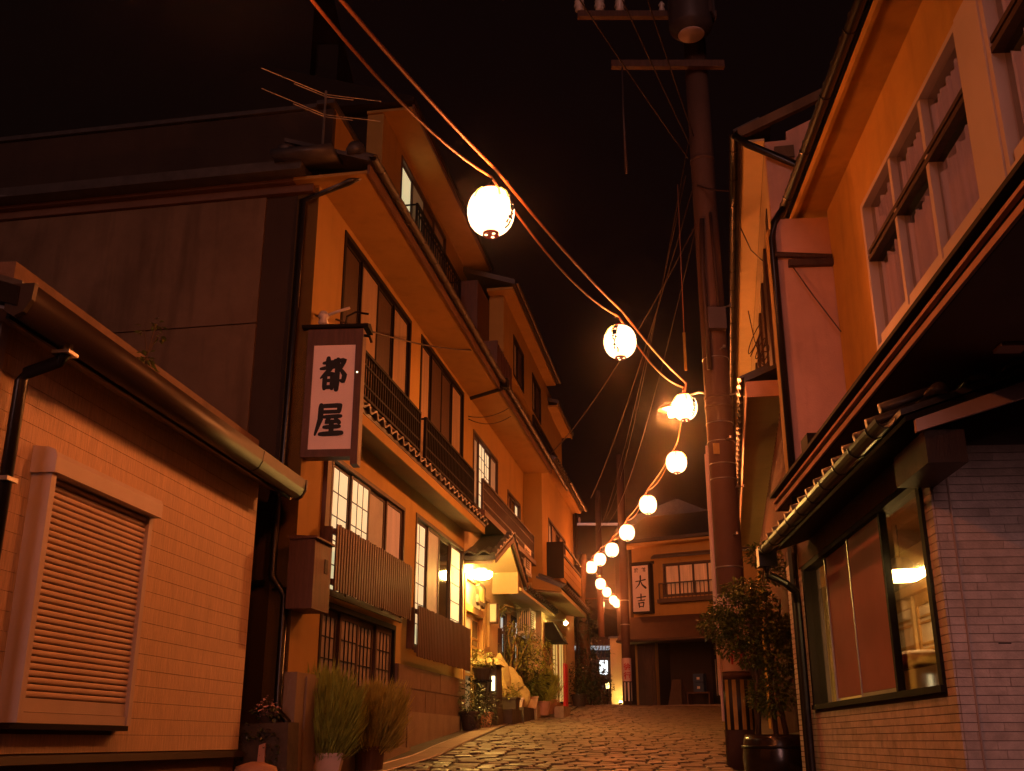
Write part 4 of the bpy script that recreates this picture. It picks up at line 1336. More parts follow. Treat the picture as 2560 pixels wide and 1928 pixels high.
LET = {
    'ten': [[(.1, .9), (.9, .92)], [(.05, .6), (.95, .62)], [(.5, .9), (.45, .5), (.05, .05)], [(.5, .58), (.95, .05)]],
    'yado': [[(.5, 1), (.5, .86)], [(.08, .7), (.1, .85), (.92, .85), (.88, .7)], [(.3, .7), (.1, .4)], [(.22, .55), (.22, 0)], [(.4, .68), (.95, .68)], [(.66, .68), (.6, .5)], [(.45, .48), (.45, .03), (.88, .03), (.88, .48), (.45, .48)], [(.45, .26), (.88, .26)]],
    'hi': [[(.05, .85), (.4, .9), (.2, .5), (.25, .12), (.5, .0), (.75, .2), (.72, .85), (.78, .6), (.98, .35)]],
    'yo': [[(.55, .7), (.9, .74)], [(.52, 1), (.55, .2), (.3, .02), (.1, .15), (.3, .27), (.6, .22), (.92, .05)]],
    'ri': [[(.2, .95), (.15, .5), (.28, .55)], [(.75, .98), (.8, .4), (.55, .0)]],
}
ng = 28
for i, (p, lab) in enumerate(zip(LP, LL)):
    L_ = thing('paper_lantern', lab, 'lantern', p, [0, R(28), R(-58), R(5), R(60), 0, 1, 2, 3, 4, 5, 6, 7, 8, 9][i], 'paper lanterns strung over the street')
    if i == 0:
        PAP = to_mesh('paper_body', MB().lathe(lantern_profile(), ng), 'lantern_paper', True)
        BULB = to_mesh('bulb', MB().lathe([(.005, -.05), (.035, -.036), (.05, 0), (.035, .036), (.005, .05)], 10), 'lantern_bulb', True)
        RING = to_mesh('ring', MB().lathe([(.035, -.188), (.06, -.19), (.062, -.2), (.06, -.155), (.03, -.15)], 20), 'lantern_ring', True)
        TOPR = to_mesh('top_ring', MB().lathe([(.03, .16), (.058, .158), (.06, .2), (.02, .205)], 20), 'lantern_ring', True)
        HOLE = to_mesh('vent_hole', MB().lathe([(.001, -.001), (.0125, -.001), (.0125, .001), (.001, .001)], 10), 'lamp_slit')
        HK = to_mesh('hook', MB().tube([(0, 0, .2), (.0, .01, .24), (0, -.012, .27), (0, 0, .3)], .006, 6), 'metal_black')
        STN = MB()
        for th in (R(-95), R(-70), R(200)):
            stroke_on_ball(STN, [(0, .0), (.003, .06), (0, .11)], th, .06, 1.0)
        STN = to_mesh('damp_stain', STN, 'lantern_stain', True)
    piece('paper_body', PAP, L_, (0, 0, 0))
    piece('bulb', BULB, L_, (0, 0, 0))
    if i < 10:
        piece('ring', RING, L_, (0, 0, 0))
        piece('top_ring', TOPR, L_, (0, 0, 0))
        piece('hook', HK, L_, (0, 0, 0))
        for k in range(3):
            t = R(120 * k + 40)
            piece('vent_hole', HOLE, L_, (.036 * math.cos(t), .036 * math.sin(t), -.1985))
    if 0 < i < 6:
        piece('damp_stain', STN, L_, (0, 0, 0))
    if i in (1, 2, 3, 4):
        mb = MB()
        zz = .155
        for key in ('ten', 'yado', 'hi', 'yo', 'ri'):
            s_ = .056
            zz -= s_ * 1.12
            for pl in LET[key]:
                stroke_on_ball(mb, pl, R(-66), zz, s_)
        obj('lettering', mb, 'ink', L_)
hooks = [Vector((p[0], p[1], p[2] + .3)) for p in LP]
start = Vector((-2.9, -1.5, 4.9))
main = [start + Vector((0, 0, .12))]
for h in hooks[:10]:
    main.append(h + Vector((.04, 0, .06)))
mp_ = []
for a, b in zip(main[:-1], main[1:]):
    mp_ += sag(a, b, .05, 10)[:-1]
mp_.append(main[-1])
cable('lantern_wire', 'taut upper orange lit wire carrying the near lanterns', [mp_], .013, 'cable', 7, 'cable', 'lantern string wires')
low = []
hs = [start] + hooks[:10]
for a, b in zip(hs[:-1], hs[1:]):
    low += sag(a, b, .17 if (b - a).length < 4.5 else .12, 12)[:-1]
low.append(hs[-1])
cable('lantern_line', 'slack lower cord looping from lantern to lantern on the near string', [low], .0105, 'cable', 7, 'cable', 'lantern string wires')
far = []
hs = hooks[9:14]
for a, b in zip(hs[:-1], hs[1:]):
    far += sag(a, b, .2, 8)[:-1]
far.append(hs[-1])
cable('far_lantern_wire', 'far end of the lantern wire beside the far pole', [far, sag(hooks[14], hooks[14] + Vector((-2.5, 1, .6)), .2, 6), sag(hooks[14], hooks[13], .1, 6)], .012, 'cable', 5)

# overhead wires
for k, (z0, e, lab) in enumerate(((9.34, (-3.4, .5, 8.9), 'lowest of the dark service wires running up left from the pole'), (9.53, (-2.6, .0, 9.6), 'middle dark service wire running up left from the pole'), (9.7, (-1.9, 0, 10.2), 'highest dark service wire running up left from the pole'))):
    cable('service_wire', lab, [sag((2.5 + .05 * k, 13.1, z0), e, .25, 16)], .009, 'cable_dark', 5, 'cable', 'service wires at the pole')
for k, (x0, z0, e, lab) in enumerate(((2.5, 9.2, (4.1, 49.5, 10.9), 'left thin wire dropping from pole to far pole'), (2.6, 9.9, (4.5, 49.5, 11.6), 'middle thin wire dropping from pole to far pole'), (2.66, 8.6, (4.3, 49.5, 11.2), 'right thin wire dropping from pole to far pole'))):
    cable('power_wire', lab, [sag((x0, 13.35, z0), e, .6 + .25 * k, 20)], .009, 'cable_dark', 5, 'cable', 'wires down the street')
for k, (a_, b_, lab) in enumerate((((2.56, 13.25, 8.9), (2.3, 30, 8.2), 'loose dark telephone wire left of the pole'), ((2.6, 13.3, 8.4), (.9, 24, 7.9), 'dark wire slanting from the pole to the annex roof'), ((2.55, 13.2, 9.0), (3.6, 11.2, 8.3), 'short dark wire from the pole to the tall narrow house'))):
    cable('telephone_wire', lab, [sag(a_, b_, .3, 14)], .012, 'cable_dark', 5, 'cable', 'telephone wires at the pole')
obj('junction_box', MB().box(-.12, .12, -.3, -.185, 5.55, 5.85), 'transformer', U1)
obj('cable_bundle', MB().tube([(-.12, -.2, 5.0), (-.14, -.22, 6.4), (-.1, -.2, 7.2)], .035, 8).tube([(.05, -.2, 5.85), (.02, -.21, 7.3)], .022, 6), 'cable_dark', U1, True)
cable('pole_stay', 'short sleeved stay hanging beside the pole above the lantern', [[(2.42, 13.6, 9.2), (2.4, 13.65, 6.9)]], .008, 'cable', 5)
cable('stay_sleeve', 'yellow plastic sleeve on the stay beside the pole', [[(2.4, 13.66, 6.9), (2.4, 13.68, 6.35)]], .02, 'stripe_yellow', 8)
cable('eave_wire', 'dark wire crossing the soffit from the inn sign to the rear block', [sag(AX(-.35, .25, 5.85), AX(6.2, .62, 7.9), .12, 12)], .012, 'cable_dark', 5)
cable('porch_wires', 'pair of thin drooping wires under the main eave', [sag(AX(7.1, .05, 6.95), AX(8.2, .62, 7.3), .12, 8), sag(AX(7.1, .05, 7.0), AX(8.0, .62, 7.4), .08, 8)], .008, 'cable_dark', 5)

# ================================================================== the inn's hanging signboard
sx, sy, _ = AX(-.42, .03, 0)
SG = thing('inn_signboard', 'tall pink white hanging signboard with two black brush characters beside the inn', 'sign', (-2.19, 10.58, 4.2), R(-4))
obj('board', MB().box(.07, .525, -.03, .1, .16, 1.32), 'paper_sign', SG)
obj('frame', MB().box(.0, .07, -.05, .12, .08, 1.5).box(.525, .6, -.05, .12, .0, 1.5).box(.07, .525, -.05, .12, .08, .16).box(.07, .525, -.05, .12, 1.32, 1.5), 'wood_red', SG)
obj('cap_roof', MB().prism([(-.1, 1.5), (-.11, 1.53), (.035, 1.58), (.18, 1.53), (.17, 1.5)], 'x', -.06, .66), 'metal_black', SG)
for key, gx, gz_, gw, gh in (('miyako', .155, .82, .27, .35), ('ya', .13, .32, .29, .34)):
    gm = MB()
    glyph(gm, key, gx, gz_, gw, gh, -.031, -1)
    obj('lettering', gm, 'ink', SG, False, False)
obj('iron_hook', MB().tube([(.1, .05, 1.55), (.1, .1, 1.72), (.0, .2, 1.75)], .014, 6).tube([(.38, .03, 1.56), (.4, .0, 1.66), (.5, -.02, 1.7), (.64, .0, 1.68)], .012, 6).tube([(.6, .02, 1.44), (.66, 0, 1.42), (.68, .03, 1.36)], .016, 6), 'pipe_black', SG)
obj('insulator', MB().lathe([(.03, 0), (.06, .02), (.04, .07), (.065, .09), (.04, .15)], 10, (.15, -.02, 1.56)).tube([(.17, -.02, 1.66), (.28, -.03, 1.7), (.44, -.05, 1.74)], .016, 6), 'ceramic', SG, True)
bd = tag(obj('light_button', MB().lathe([(.001, -.012), (.012, -.008), (.014, 0), (.012, .008), (.001, .012)], 10, (-1.64, 10.5, 5.2)), 'lamp_slit', None, True), 'tiny glowing dot at the right edge of the inn signboard', 'lamp')

# porch lamp, box sign, carved board
pl = thing('porch_lamp', 'brightest white oval lamp under the inn porch eave', 'lamp', AX(7.55, .22, 4.25), R(90 - 10.3))
obj('globe', MB().lathe([(.02, -.075), (.14, -.07), (.2, -.02), (.2, .03), (.1, .06)], 20, sx=1.3, sy=.95), 'lamp_white', pl, True)
obj('holder', MB().lathe([(.1, .061), (.1, .1), (.02, .1)], 16), 'steel', pl)
bx_ = thing('box_sign', 'small pale glowing box sign on the wall right of the inn entrance', 'sign', AX(9.3, .02, 3.6), R(90 - 10.3))
obj('case', MB().box(-.06, .14, -.14, 0, 0, .36), 'wood_red', bx_)
obj('face', MB().box(-.066, -.061, -.128, -.012, .02, .34), 'sign_box_lit', bx_)
cb = thing('carved_board', 'small dark carved name board above the inn entrance door', 'sign', AX(8.05, .06, 3.78), R(90 - 10.3))
cbm = MB()
cbm.prism([(-.3, .02), (-.2, -.03), (.05, .0), (.25, -.04), (.33, .06), (.28, .2), (.33, .33), (.1, .38), (-.15, .36), (-.33, .3), (-.28, .15)], 'y', -.07, -.02)
obj('plank', cbm, 'wood_dark', cb)
tl = MB()
for i in range(3):
    tl.box(-.2 + .15 * i, -.12 + .15 * i, -.075, -.0705, .06, .3)
obj('carving', tl, 'wood_gold', cb)


def ac_unit(label, loc, rz):
    a = thing('air_conditioner', label, 'air conditioner', loc, rz, 'wall mounted outdoor units of the inn')
    obj('casing', MB().box(0, .78, -.28, 0, 0, .52), 'ac_white', a)
    obj('front_frame', MB().box(.06, .5, -.29, -.281, .06, .46), 'ac_dark', a)
    fg = MB()
    for i in range(9):
        fg.box(.06, .5, -.297, -.2905, .08 + .045 * i, .092 + .045 * i)
    obj('fan_grille', fg, 'ac_white', a)
    obj('coil', MB().box(-.008, -.001, -.25, -.03, .05, .47), 'ac_dark', a)
    cf = MB()
    for i in range(5):
        cf.box(-.015, -.0085, -.24 + .045 * i, -.22 + .045 * i, .05, .47)
    obj('coil_guard', cf, 'ac_white', a)
    for q in (.05, .68):
        obj('bracket', MB().box(q, q + .04, -.3, .02, -.04, -.001), 'ac_white', a)
    obj('bracket_bar', MB().box(.05, .72, -.3, -.27, -.07, -.041), 'ac_white', a)
    return a


ac_unit('upper air conditioner outdoor unit standing on the small tiled roof of the inn', AX(11.2, .1, 4.88), R(90 - 10.3))
ac_unit('lower air conditioner outdoor unit hung on the wall under the inn eave', AX(12.0, .06, 3.66), R(90 - 10.3))

sp = thing('spot_lamp', 'glaring yellow spot lamp projecting from the annex front', 'lamp', AX(13.75, .5, 4.03), R(90 - 10.3))
obj('arm', MB().tube([(.1, .1, .1), (0, -.2, .08), (0, -.35, .06)], .012, 6), 'steel', sp)
obj('shade', MB().lathe([(.02, .05), (.08, .02), (.09, .0), (.03, .03)], 14, (0, -.38, .04)), 'steel', sp, True)
obj('bulb', MB().lathe([(.005, -.05), (.035, -.03), (.045, 0), (.03, .03)], 12, (0, -.38, .01)), 'lamp_spot', sp, True)

rp_ = thing('red_sign_panel', 'bright red upright panel standing by the far potted bushes', 'sign', AX(12.9, .93, gz(.9, 23.7)), R(90 - 10.3))
obj('panel', MB().box(.05, .47, -.025, .025, .12, 1.1), 'red_panel', rp_)
obj('foot', MB().box(.1, .16, -.16, .16, 0, .04).box(.4, .46, -.16, .16, 0, .04).box(.1, .13, -.02, .02, .04, .12).box(.42, .45, -.02, .02, .04, .12), 'metal_black', rp_)

# TV aerial on the inn roof
an = thing('tv_aerial', 'thin two tier television aerial above the corner tile of the inn', 'aerial', (-2.25, 10.9, 7.7))
obj('mast', MB().tube([(0, 0, 0), (0, .0, 1.25)], .014, 6), 'steel', an)
el = MB()
for z, w_ in ((1.2, .72), (.92, .7)):
    el.tube([(-w_, -.3, z + .16), (0, 0, z)], .005, 5).tube([(0, 0, z), (.66, .1, z - .03)], .005, 5)
    el.tube([(-w_ * .5, -.15, z + .05), (0, 0, z - .03)], .005, 5).tube([(0, 0, z - .03), (.33, .05, z - .045)], .005, 5)
obj('elements', el, 'steel', an)

# ================================================================== plants and pots on the left
def tapered_pot(parent, r0, r1, h, m, sq=False, rim=True):
    if sq:
        mb = MB().hexa([(-r0, -r0 * .7, 0), (r0, -r0 * .7, 0), (r0, r0 * .7, 0), (-r0, r0 * .7, 0), (-r1, -r1 * .7, h), (r1, -r1 * .7, h), (r1, r1 * .7, h), (-r1, r1 * .7, h)])
        mb.box(-r1 - .012, r1 + .012, -r1 * .7 - .012, r1 * .7 + .012, h, h + .03)
        return obj('pot', mb, m, parent)
    return obj('pot', MB().lathe([(r0, 0), (r1, h), (r1 + .015, h + .002), (r1 + .015, h + .03), (r1 - .02, h + .03), (r1 - .025, h - .02), (.01, h - .02)], 20), m, parent, False)


def kochia(label, loc, r, h, n, potm, pr0, pr1, ph, m, lean=0, sq=False, cat='potted plant', grp=None, w=.006):
    k = thing('potted_kochia', label, cat, loc, random.uniform(-.2, .2), grp)
    tapered_pot(k, pr0, pr1, ph, potm, sq)
    mb = MB()
    brush_plant(mb, (0, 0, ph - .02), r, h, n, w, lean)
    obj('foliage', mb, m, k, False, False)
    return k


kochia('big green feathery bush in a pale pink pot before the inn door', (-1.9, 11.22, gz(-1.9, 11.22)), .4, .98, 11000, 'pot_pale', .14, .2, .26, 'kochia', sq=True)
kochia('second, yellower feathery bush in a dark pot right behind the green one', (-1.56, 12.15, gz(-1.56, 12.15)), .39, .84, 8500, 'wood_red', .15, .17, .24, 'kochia_brown', .06)
kochia('right rounded green feathery bush near the red panel', AX(12.35, .62, gz(.4, 23.3) + .05), .34, .8, 2400, 'terracotta', .17, .24, .26, 'kochia', w=.009)
kochia('left darker rounded feathery bush near the red panel', AX(11.5, .62, gz(.2, 22.5) + .05), .36, .62, 2200, 'terracotta', .17, .22, .24, 'kochia', w=.009)

mp2 = thing('stone_planter', 'mossy old stone block planter in the gap beside the small house', 'planter', (-2.27, 10.25, gz(-2.3, 10.25)), R(-8))
rk = MB()
rk.hexa([(-.27, -.16, 0), (.27, -.16, 0), (.27, .16, 0), (-.27, .16, 0), (-.24, -.15, .63), (.25, -.14, .65), (.25, .15, .65), (-.24, .15, .64)])
obj('block', rk, 'stone_dark', mp2)
ms = MB(); leaves(ms, [(-.08, -.16, .56, .16, .03, .08), (.1, -.16, .42, .08, .03, .2), (-.18, -.16, .3, .06, .02, .25)], 240, .035, .7)
tag(obj('moss', ms, 'leaf_dark', mp2, False, False), kind='stuff')
obj('streak_stone', MB().hexa([(-.02, -.19, 0), (.06, -.19, 0), (.06, -.163, 0), (-.02, -.163, 0), (.0, -.18, .45), (.06, -.18, .47), (.06, -.16, .47), (.0, -.16, .45)]), 'plaster_pink', mp2)
fp = thing('flower_pot', 'small pot of pale pink flowers on the mossy stone planter', 'potted plant', (-2.27, 10.22, gz(-2.3, 10.25) + .645))
tapered_pot(fp, .06, .08, .06, 'pot_dark')
lf = MB(); leaves(lf, [(0, 0, .1, .14, .1, .06)], 90, .06, .6)
obj('foliage', lf, 'leaf_dark', fp, False, False)
ff = MB(); leaves(ff, [(-.05, -.06, .12, .06, .05, .05), (-.02, -.05, .2, .025, .03, .04), (.06, -.04, .14, .04, .04, .06)], 70, .035, .9)
obj('blossom', ff, 'flower', fp, False, False)
sd = thing('step_stone', 'rounded brown stone at the foot of the small house wall', 'stone', (-2.28, 9.95, gz(-2.3, 9.95)))
obj('body', MB().lathe([(.05, 0), (.2, .02), (.22, .2), (.18, .3), (.05, .34)], 12, sy=.7), 'terracotta', sd, True)

# lit stone marker
mk = thing('stone_marker', 'dark upright stone marker with a small glowing slit at the inn entrance', 'marker stone', AX(7.95, .26, gz(-.4, 19.3)), R(90 - 10.3))
obj('stone', MB().hexa([(-.16, -.2, 0), (.3, -.22, 0), (.32, .2, 0), (-.14, .2, 0), (-.12, -.18, 1.02), (.24, -.2, .98), (.26, .15, .96), (-.1, .17, 1.05)]), 'stone_dark', mk)
obj('cap_stone', MB().hexa([(-.2, -.26, .99), (.32, -.26, .97), (.32, .22, .97), (-.2, .24, 1.0), (-.15, -.2, 1.09), (.25, -.22, 1.06), (.27, .17, 1.05), (-.14, .2, 1.1)]), 'rock', mk)
obj('lit_slit', MB().box(-.152, -.146, -.16, -.105, .56, .8), 'lamp_slit', mk)

# garden rocks
def boulder(name, label, loc, sx, sy, sz, m, seed, cat='rock', rz=0):
    rnd = random.Random(seed)
    bm = bmesh.new()
    bmesh.ops.create_icosphere(bm, subdivisions=4, radius=1)
    ph = [rnd.uniform(0, 6) for _ in range(6)]
    for v in bm.verts:
        p = v.co.copy()
        d = 1 + .13 * math.sin(3 * p.x + ph[0]) * math.sin(2.6 * p.y + ph[1]) + .1 * math.sin(5 * p.z + ph[2] + 2 * p.x) + .05 * math.sin(11 * p.x + ph[3]) * math.sin(9 * p.z + ph[4])
        v.co = Vector((p.x * d * sx, p.y * d * sy, (p.z * d * .5 + .5) * sz * (1 - .12 * abs(p.x))))
    me = bpy.data.meshes.new(name)
    bm.to_mesh(me); bm.free()
    me.polygons.foreach_set('use_smooth', [True] * len(me.polygons))
    me.materials.append(M[m])
    o = bpy.data.objects.new(name, me)
    C.objects.link(o)
    o.location = loc; o.rotation_euler = (0, 0, rz)
    return tag(o, label, cat)


g0 = gz(-.1, 21.3)
boulder('garden_rock', 'left smaller lobe of the yellow lit garden boulders behind the marker stone', AX(9.15, .22, g0), .24, .17, 1.12, 'rock', 3)
boulder('garden_rock', 'right wide yellow lit garden boulder beside the smaller one', AX(9.95, .2, g0), .42, .17, 1.05, 'rock', 8)
for i, (s_, o_, w_, h_, mm, lab) in enumerate(((9.0, .5, .5, .3, 'stone_dark', 'nearest stone edging block of the inn flower bed'), (10.2, .52, .62, .3, 'stone_dark', 'second stone edging block of the inn flower bed'), (11.4, .56, .5, .3, 'stone_step', 'third stone edging block of the inn flower bed'), (12.5, .95, .55, .26, 'stone_step', 'farthest stone edging block of the inn flower bed'))):
    x_, y_, _ = AX(s_, o_, 0)
    t_ = thing('edging_stone', lab, 'edging stone', (x_, y_, gz(x_, y_) - .04), R(90 - 10.3))
    obj('block', MB().hexa([(-w_, -.1, 0), (w_, -.1, 0), (w_, .1, 0), (-w_, .1, 0), (-w_ + .01, -.09, h_), (w_ - .02, -.085, h_ + .01), (w_ - .01, .1, h_), (-w_, .1, h_ - .01)]), mm, t_)


def small_plant(label, loc, potm, r0, r1, h, lobes, n, size, m='leaf', sq=False, asp=.4, cat='potted plant'):
    t = thing('potted_plant', label, cat, loc, random.uniform(-.3, .3))
    tapered_pot(t, r0, r1, h, potm, sq)
    mb = MB()
    leaves(mb, lobes, n, size, asp)
    obj('foliage', mb, m, t, False, False)
    return t


def AG(s, off, dz=0.):
    x_, y_, _ = AX(s, off, 0)
    return (x_, y_, gz(x_, y_) + dz)


small_plant('bright green bushy plant in a dark box in front of the boulders', AG(8.95, .4, .22), 'pot_dark', .2, .22, .22, [(0, 0, .3, .22, .15, .12)], 200, .08, 'leaf_yellow', True)
small_plant('spindly plant in a pale square pot on the bed edging', AG(9.75, .42, .24), 'pot_pale', .12, .16, .18, [(0, 0, .32, .14, .12, .18)], 90, .07, 'leaf_yellow', True)
small_plant('fern like plant in a brown trough beside the right boulder', AG(10.9, .42, .22), 'terracotta', .2, .24, .2, [(0, 0, .42, .36, .22, .24)], 240, .16, 'leaf', True, .22)
small_plant('dark leafy shrub in a pot below the slatted screen', AG(6.75, .24), 'pot_dark', .13, .17, .26, [(0, 0, .5, .24, .2, .34), (.1, -.05, .25, .24, .2, .2)], 520, .07, 'leaf_dark')
small_plant('low dark shrub with tiny pale flowers before the marker stone', AG(7.25, .32), 'terracotta', .13, .18, .24, [(0, 0, .42, .32, .24, .22), (0, -.1, .2, .3, .2, .2)], 460, .06, 'leaf_dark')
small_plant('green plant on a tall stand beside the entrance door', AG(7.55, .25, .78), 'pot_dark', .12, .16, .16, [(0, 0, .32, .22, .16, .16)], 240, .08, 'leaf_yellow')
st_ = thing('plant_stand', 'thin black iron stand carrying the green plant by the entrance', 'plant stand', AG(7.55, .25))
obj('ring_top', MB().lathe([(.15, .74), (.17, .74), (.17, .775), (.15, .775)], 16), 'metal_black', st_)
for k in range(4):
    t = R(90 * k + 30)
    obj('leg', MB().tube([(.16 * math.cos(t), .16 * math.sin(t), .75), (.1 * math.cos(t), .1 * math.sin(t), .35), (.17 * math.cos(t), .17 * math.sin(t), 0)], .009, 5), 'metal_black', st_)
pf = MB()
fl_ = thing('flower_shrub', 'pale flower head and leaves above the far feathery bushes', 'plant', AG(12.0, .5))
obj('stem', MB().tube([(0, 0, 0), (0, 0, 1.0)], .012, 5), 'stem', fl_)
leaves(pf, [(0, 0, 1.02, .12, .1, .1)], 60, .07, .9)
obj('blossom', pf, 'flower', fl_, False, False)

# slender garden tree over the boulders
gt = thing('garden_tree', 'slender lit garden tree with bare pale branches and sparse leaves over the boulders', 'tree', AG(10.5, .14))
tk = MB()
br = [[(0, 0, 0), (-.3, 0, .9), (-.42, -.05, 1.5), (-.35, -.05, 2.05)], [(0, 0, .5), (.15, -.1, 1.2), (.3, -.1, 1.75), (.55, -.15, 2.1)], [(0, 0, .4), (.3, -.1, 1.0), (.75, -.15, 1.5), (1.0, -.2, 1.7)],
      [(.15, -.1, 1.2), (.0, -.1, 1.6), (.15, -.12, 1.85)], [(.3, -.1, 1.0), (.35, -.1, 1.35), (.2, -.1, 1.6)], [(.75, -.15, 1.5), (1.1, -.2, 1.45), (1.4, -.2, 1.15)], [(-.35, -.05, 2.05), (-.1, -.1, 2.2), (.2, -.1, 2.15)]]
for b_ in br:
    b_ = [(x * .55, y, z) for x, y, z in b_]
    tk.tube(b_, [.024, .018, .012, .007][:len(b_)], 6)
obj('trunk', tk, 'wood_gold', gt, True)
lf = MB()
leaves(lf, [(x * .55, y, z, a * .62, b, c) for x, y, z, a, b, c in [(-.3, -.05, 2.1, .2, .14, .08), (0, -.1, 2.15, .3, .12, .06), (.3, -.15, 1.75, .36, .2, .14), (.65, -.2, 1.6, .42, .2, .16), (1.15, -.25, 1.4, .36, .2, .16), (-.2, -.1, 1.45, .26, .16, .25), (.4, -.1, 1.3, .5, .2, .2), (.9, -.2, 1.1, .45, .2, .25), (1.4, -.2, 1.1, .2, .15, .2)]], 1000, .11, .26, .5)
obj('crown', lf, 'leaf_yellow', gt, False, False)
ds = thing('dark_shrub', 'dark leafy shrub behind the garden tree against the inn wall', 'shrub', AG(11.3, .16))
obj('stem', MB().tube([(0, 0, 0), (.05, 0, .9)], .03, 6), 'stem', ds)
lf = MB(); leaves(lf, [(0, 0, .8, .7, .14, .6)], 700, .1, .5)
obj('crown', lf, 'leaf_dark', ds, False, False)

# far end of the left side: small trolley, black potted shrub, vine covered trunk
tr_ = thing('flower_trolley', 'low little flower trolley on small wheels by the red panel', 'trolley', (1.2, 27.3, gz(1.2, 27.3)), R(60))
obj('deck', MB().box(-.4, .4, -.12, .12, .14, .18), 'wood_dark', tr_)
for a in (-.32, .32):
    for b in (-.12, .12):
        obj('wheel', MB().prism([(a + .06 * math.cos(R(t)), .06 + .06 * math.sin(R(t))) for t in range(0, 360, 30)], 'y', b - .012, b + .012), 'steel', tr_)
small_plant('nearly black potted shrub at the corner past the red panel', (1.75, 28.6, gz(1.75, 28.6)), 'pot_dark', .15, .2, .3, [(0, 0, .7, .36, .3, .5), (.2, 0, .4, .3, .2, .3)], 600, .1, 'leaf_dark')
vt = thing('vine_tree', 'dark vine covered tree trunk at the bend of the street', 'tree', (2.15, 32.5, gz(2.15, 32.5)))
obj('trunk', MB().tube([(0, 0, 0), (.05, 0, 1.5), (-.05, 0, 3.2), (.1, 0, 4.5)], [.22, .18, .15, .08], 10), 'stem', vt, True)
lf = MB(); leaves(lf, [(0, 0, .9, .5, .4, .9), (.05, 0, 2.2, .34, .3, .9), (.3, 0, .6, .55, .3, .6)], 1900, .12, .5)
obj('crown', lf, 'leaf_dark', vt, False, False)
bam = thing('thin_bamboo', 'thin leaning stems in front of the white lit sign', 'plant', (2.75, 34.5, gz(2.75, 34.5)))
mb = MB()
for i in range(6):
    mb.tube([(random.uniform(-.3, .3), 0, 0), (random.uniform(-.3, .3), 0, 1.0), (random.uniform(-.4, .4), 0, random.uniform(1.4, 2.0))], .012, 5)
obj('stem', mb, 'stem', bam)
lf = MB(); leaves(lf, [(0, 0, 1.7, .45, .2, .3), (0, 0, .4, .5, .2, .35)], 240, .12, .3)
obj('foliage', lf, 'leaf', bam, False, False)

# ================================================================== barrel tree on the right
bt = thing('barrel_tree', 'leafy small tree growing from a black lacquered barrel beside the pole', 'tree', (2.86, 11.9, gz(2.86, 11.9)))
obj('barrel', MB().lathe([(.3, 0), (.37, .08), (.39, .25), (.37, .44), (.35, .5), (.32, .5), (.3, .46), (.02, .46)], 28), 'barrel', bt, True)
for z in (.1, .36):
    obj('hoop', MB().lathe([(.378, z), (.395, z), (.395, z + .03), (.378, z + .03)], 28), 'pipe_black', bt, True)
tk = MB()
bz = gz(2.86, 11.9)
def T_(x, y, z): return (x - 2.86, y, z - bz)
for b_, rr in (([T_(2.65, 0, 1.56), T_(2.67, 0, 2.1), T_(2.66, .02, 2.79), T_(2.7, 0, 3.2)], [.032, .028, .02, .01]), ([T_(2.85, .05, 1.56), T_(2.83, .05, 2.2), T_(2.95, 0, 2.6), T_(3.0, 0, 3.0)], [.03, .024, .016, .008]),
               ([T_(2.95, 0, 1.56), T_(2.9, 0, 1.9), T_(2.84, .05, 2.4), T_(2.84, 0, 3.4)], [.03, .026, .02, .008]), ([T_(2.67, 0, 2.1), T_(2.5, -.05, 2.5), T_(2.3, -.05, 2.7)], [.02, .014, .006]), ([T_(2.9, 0, 1.9), T_(3.1, 0, 2.2), T_(3.15, 0, 2.6)], [.018, .012, .006])):
    tk.tube(b_, rr, 7)
obj('trunk', tk, 'stem', bt, True)
lf = MB()
lobes = [(2.84, 0, 3.5, .2, .18, .13), (2.95, .0, 3.32, .18, .16, .14), (2.62, 0, 3.1, .26, .22, .13), (2.46, -.03, 2.9, .26, .22, .14), (2.3, -.05, 2.72, .24, .22, .16), (2.5, 0, 2.62, .24, .22, .16), (2.78, 0, 2.92, .2, .2, .16), (2.92, .0, 2.68, .24, .22, .16), (3.07, 0, 2.62, .22, .22, .2), (2.66, 0, 2.4, .2, .2, .14), (2.95, 0, 2.33, .24, .22, .16), (2.82, 0, 1.97, .26, .22, .22), (2.38, -.04, 2.5, .14, .16, .14)]
leaves(lf, [(*T_(a, b, c), d, e, f) for a, b, c, d, e, f in lobes], 8000, .058, .5, .25)
obj('crown', lf, 'leaf', bt, False, False)

# ================================================================== the inn at the end of the street
D = thing('end_inn', 'two storey ochre inn closing the street with a sloping awning and dark entrance', 'building', (4.25, 37.3, 2.6), R(-30))
ZB[D.name] = 2.6
wall(D, 0, 6.0, 2.4, 8.0, .0, .25, [(1.16, 3.35, 6.2, 7.35), (.75, 5.0, 2.4, 4.75)], 'plaster', 'wall')
obj('side_wall', MB().box(.0, .2, .251, 5, 2.4, 7.95), 'plaster', D)
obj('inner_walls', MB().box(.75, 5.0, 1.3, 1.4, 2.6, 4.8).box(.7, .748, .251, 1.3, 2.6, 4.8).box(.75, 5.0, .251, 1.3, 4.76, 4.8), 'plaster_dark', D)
obj('entry_floor', MB().box(.7, 5.2, -.3, 1.3, 2.4, 2.63), 'concrete', D)
dd = obj('entrance_door', MB().box(2.3, 3.6, 1.22, 1.299, 2.63, 4.5), 'wood_black', D)
for x in (2.44, 3.05):
    obj('door_pull', MB().box(x - .014, x + .014, 1.19, 1.219, 2.95, 4.15), 'steel', dd)
obj('door_disc', MB().lathe([(.001, 0), (.05, 0), (.05, .02), (.001, .02)], 14, (2.6, 1.2, 3.55)), 'sign_white', dd)
window(D, 1.16, 3.35, 6.2, 7.35, 0, -1, ['curtain_lit', 'curtain_lit', 'curtain_lit', 'curtain_lit'], 'wood_dark', fw=.06)
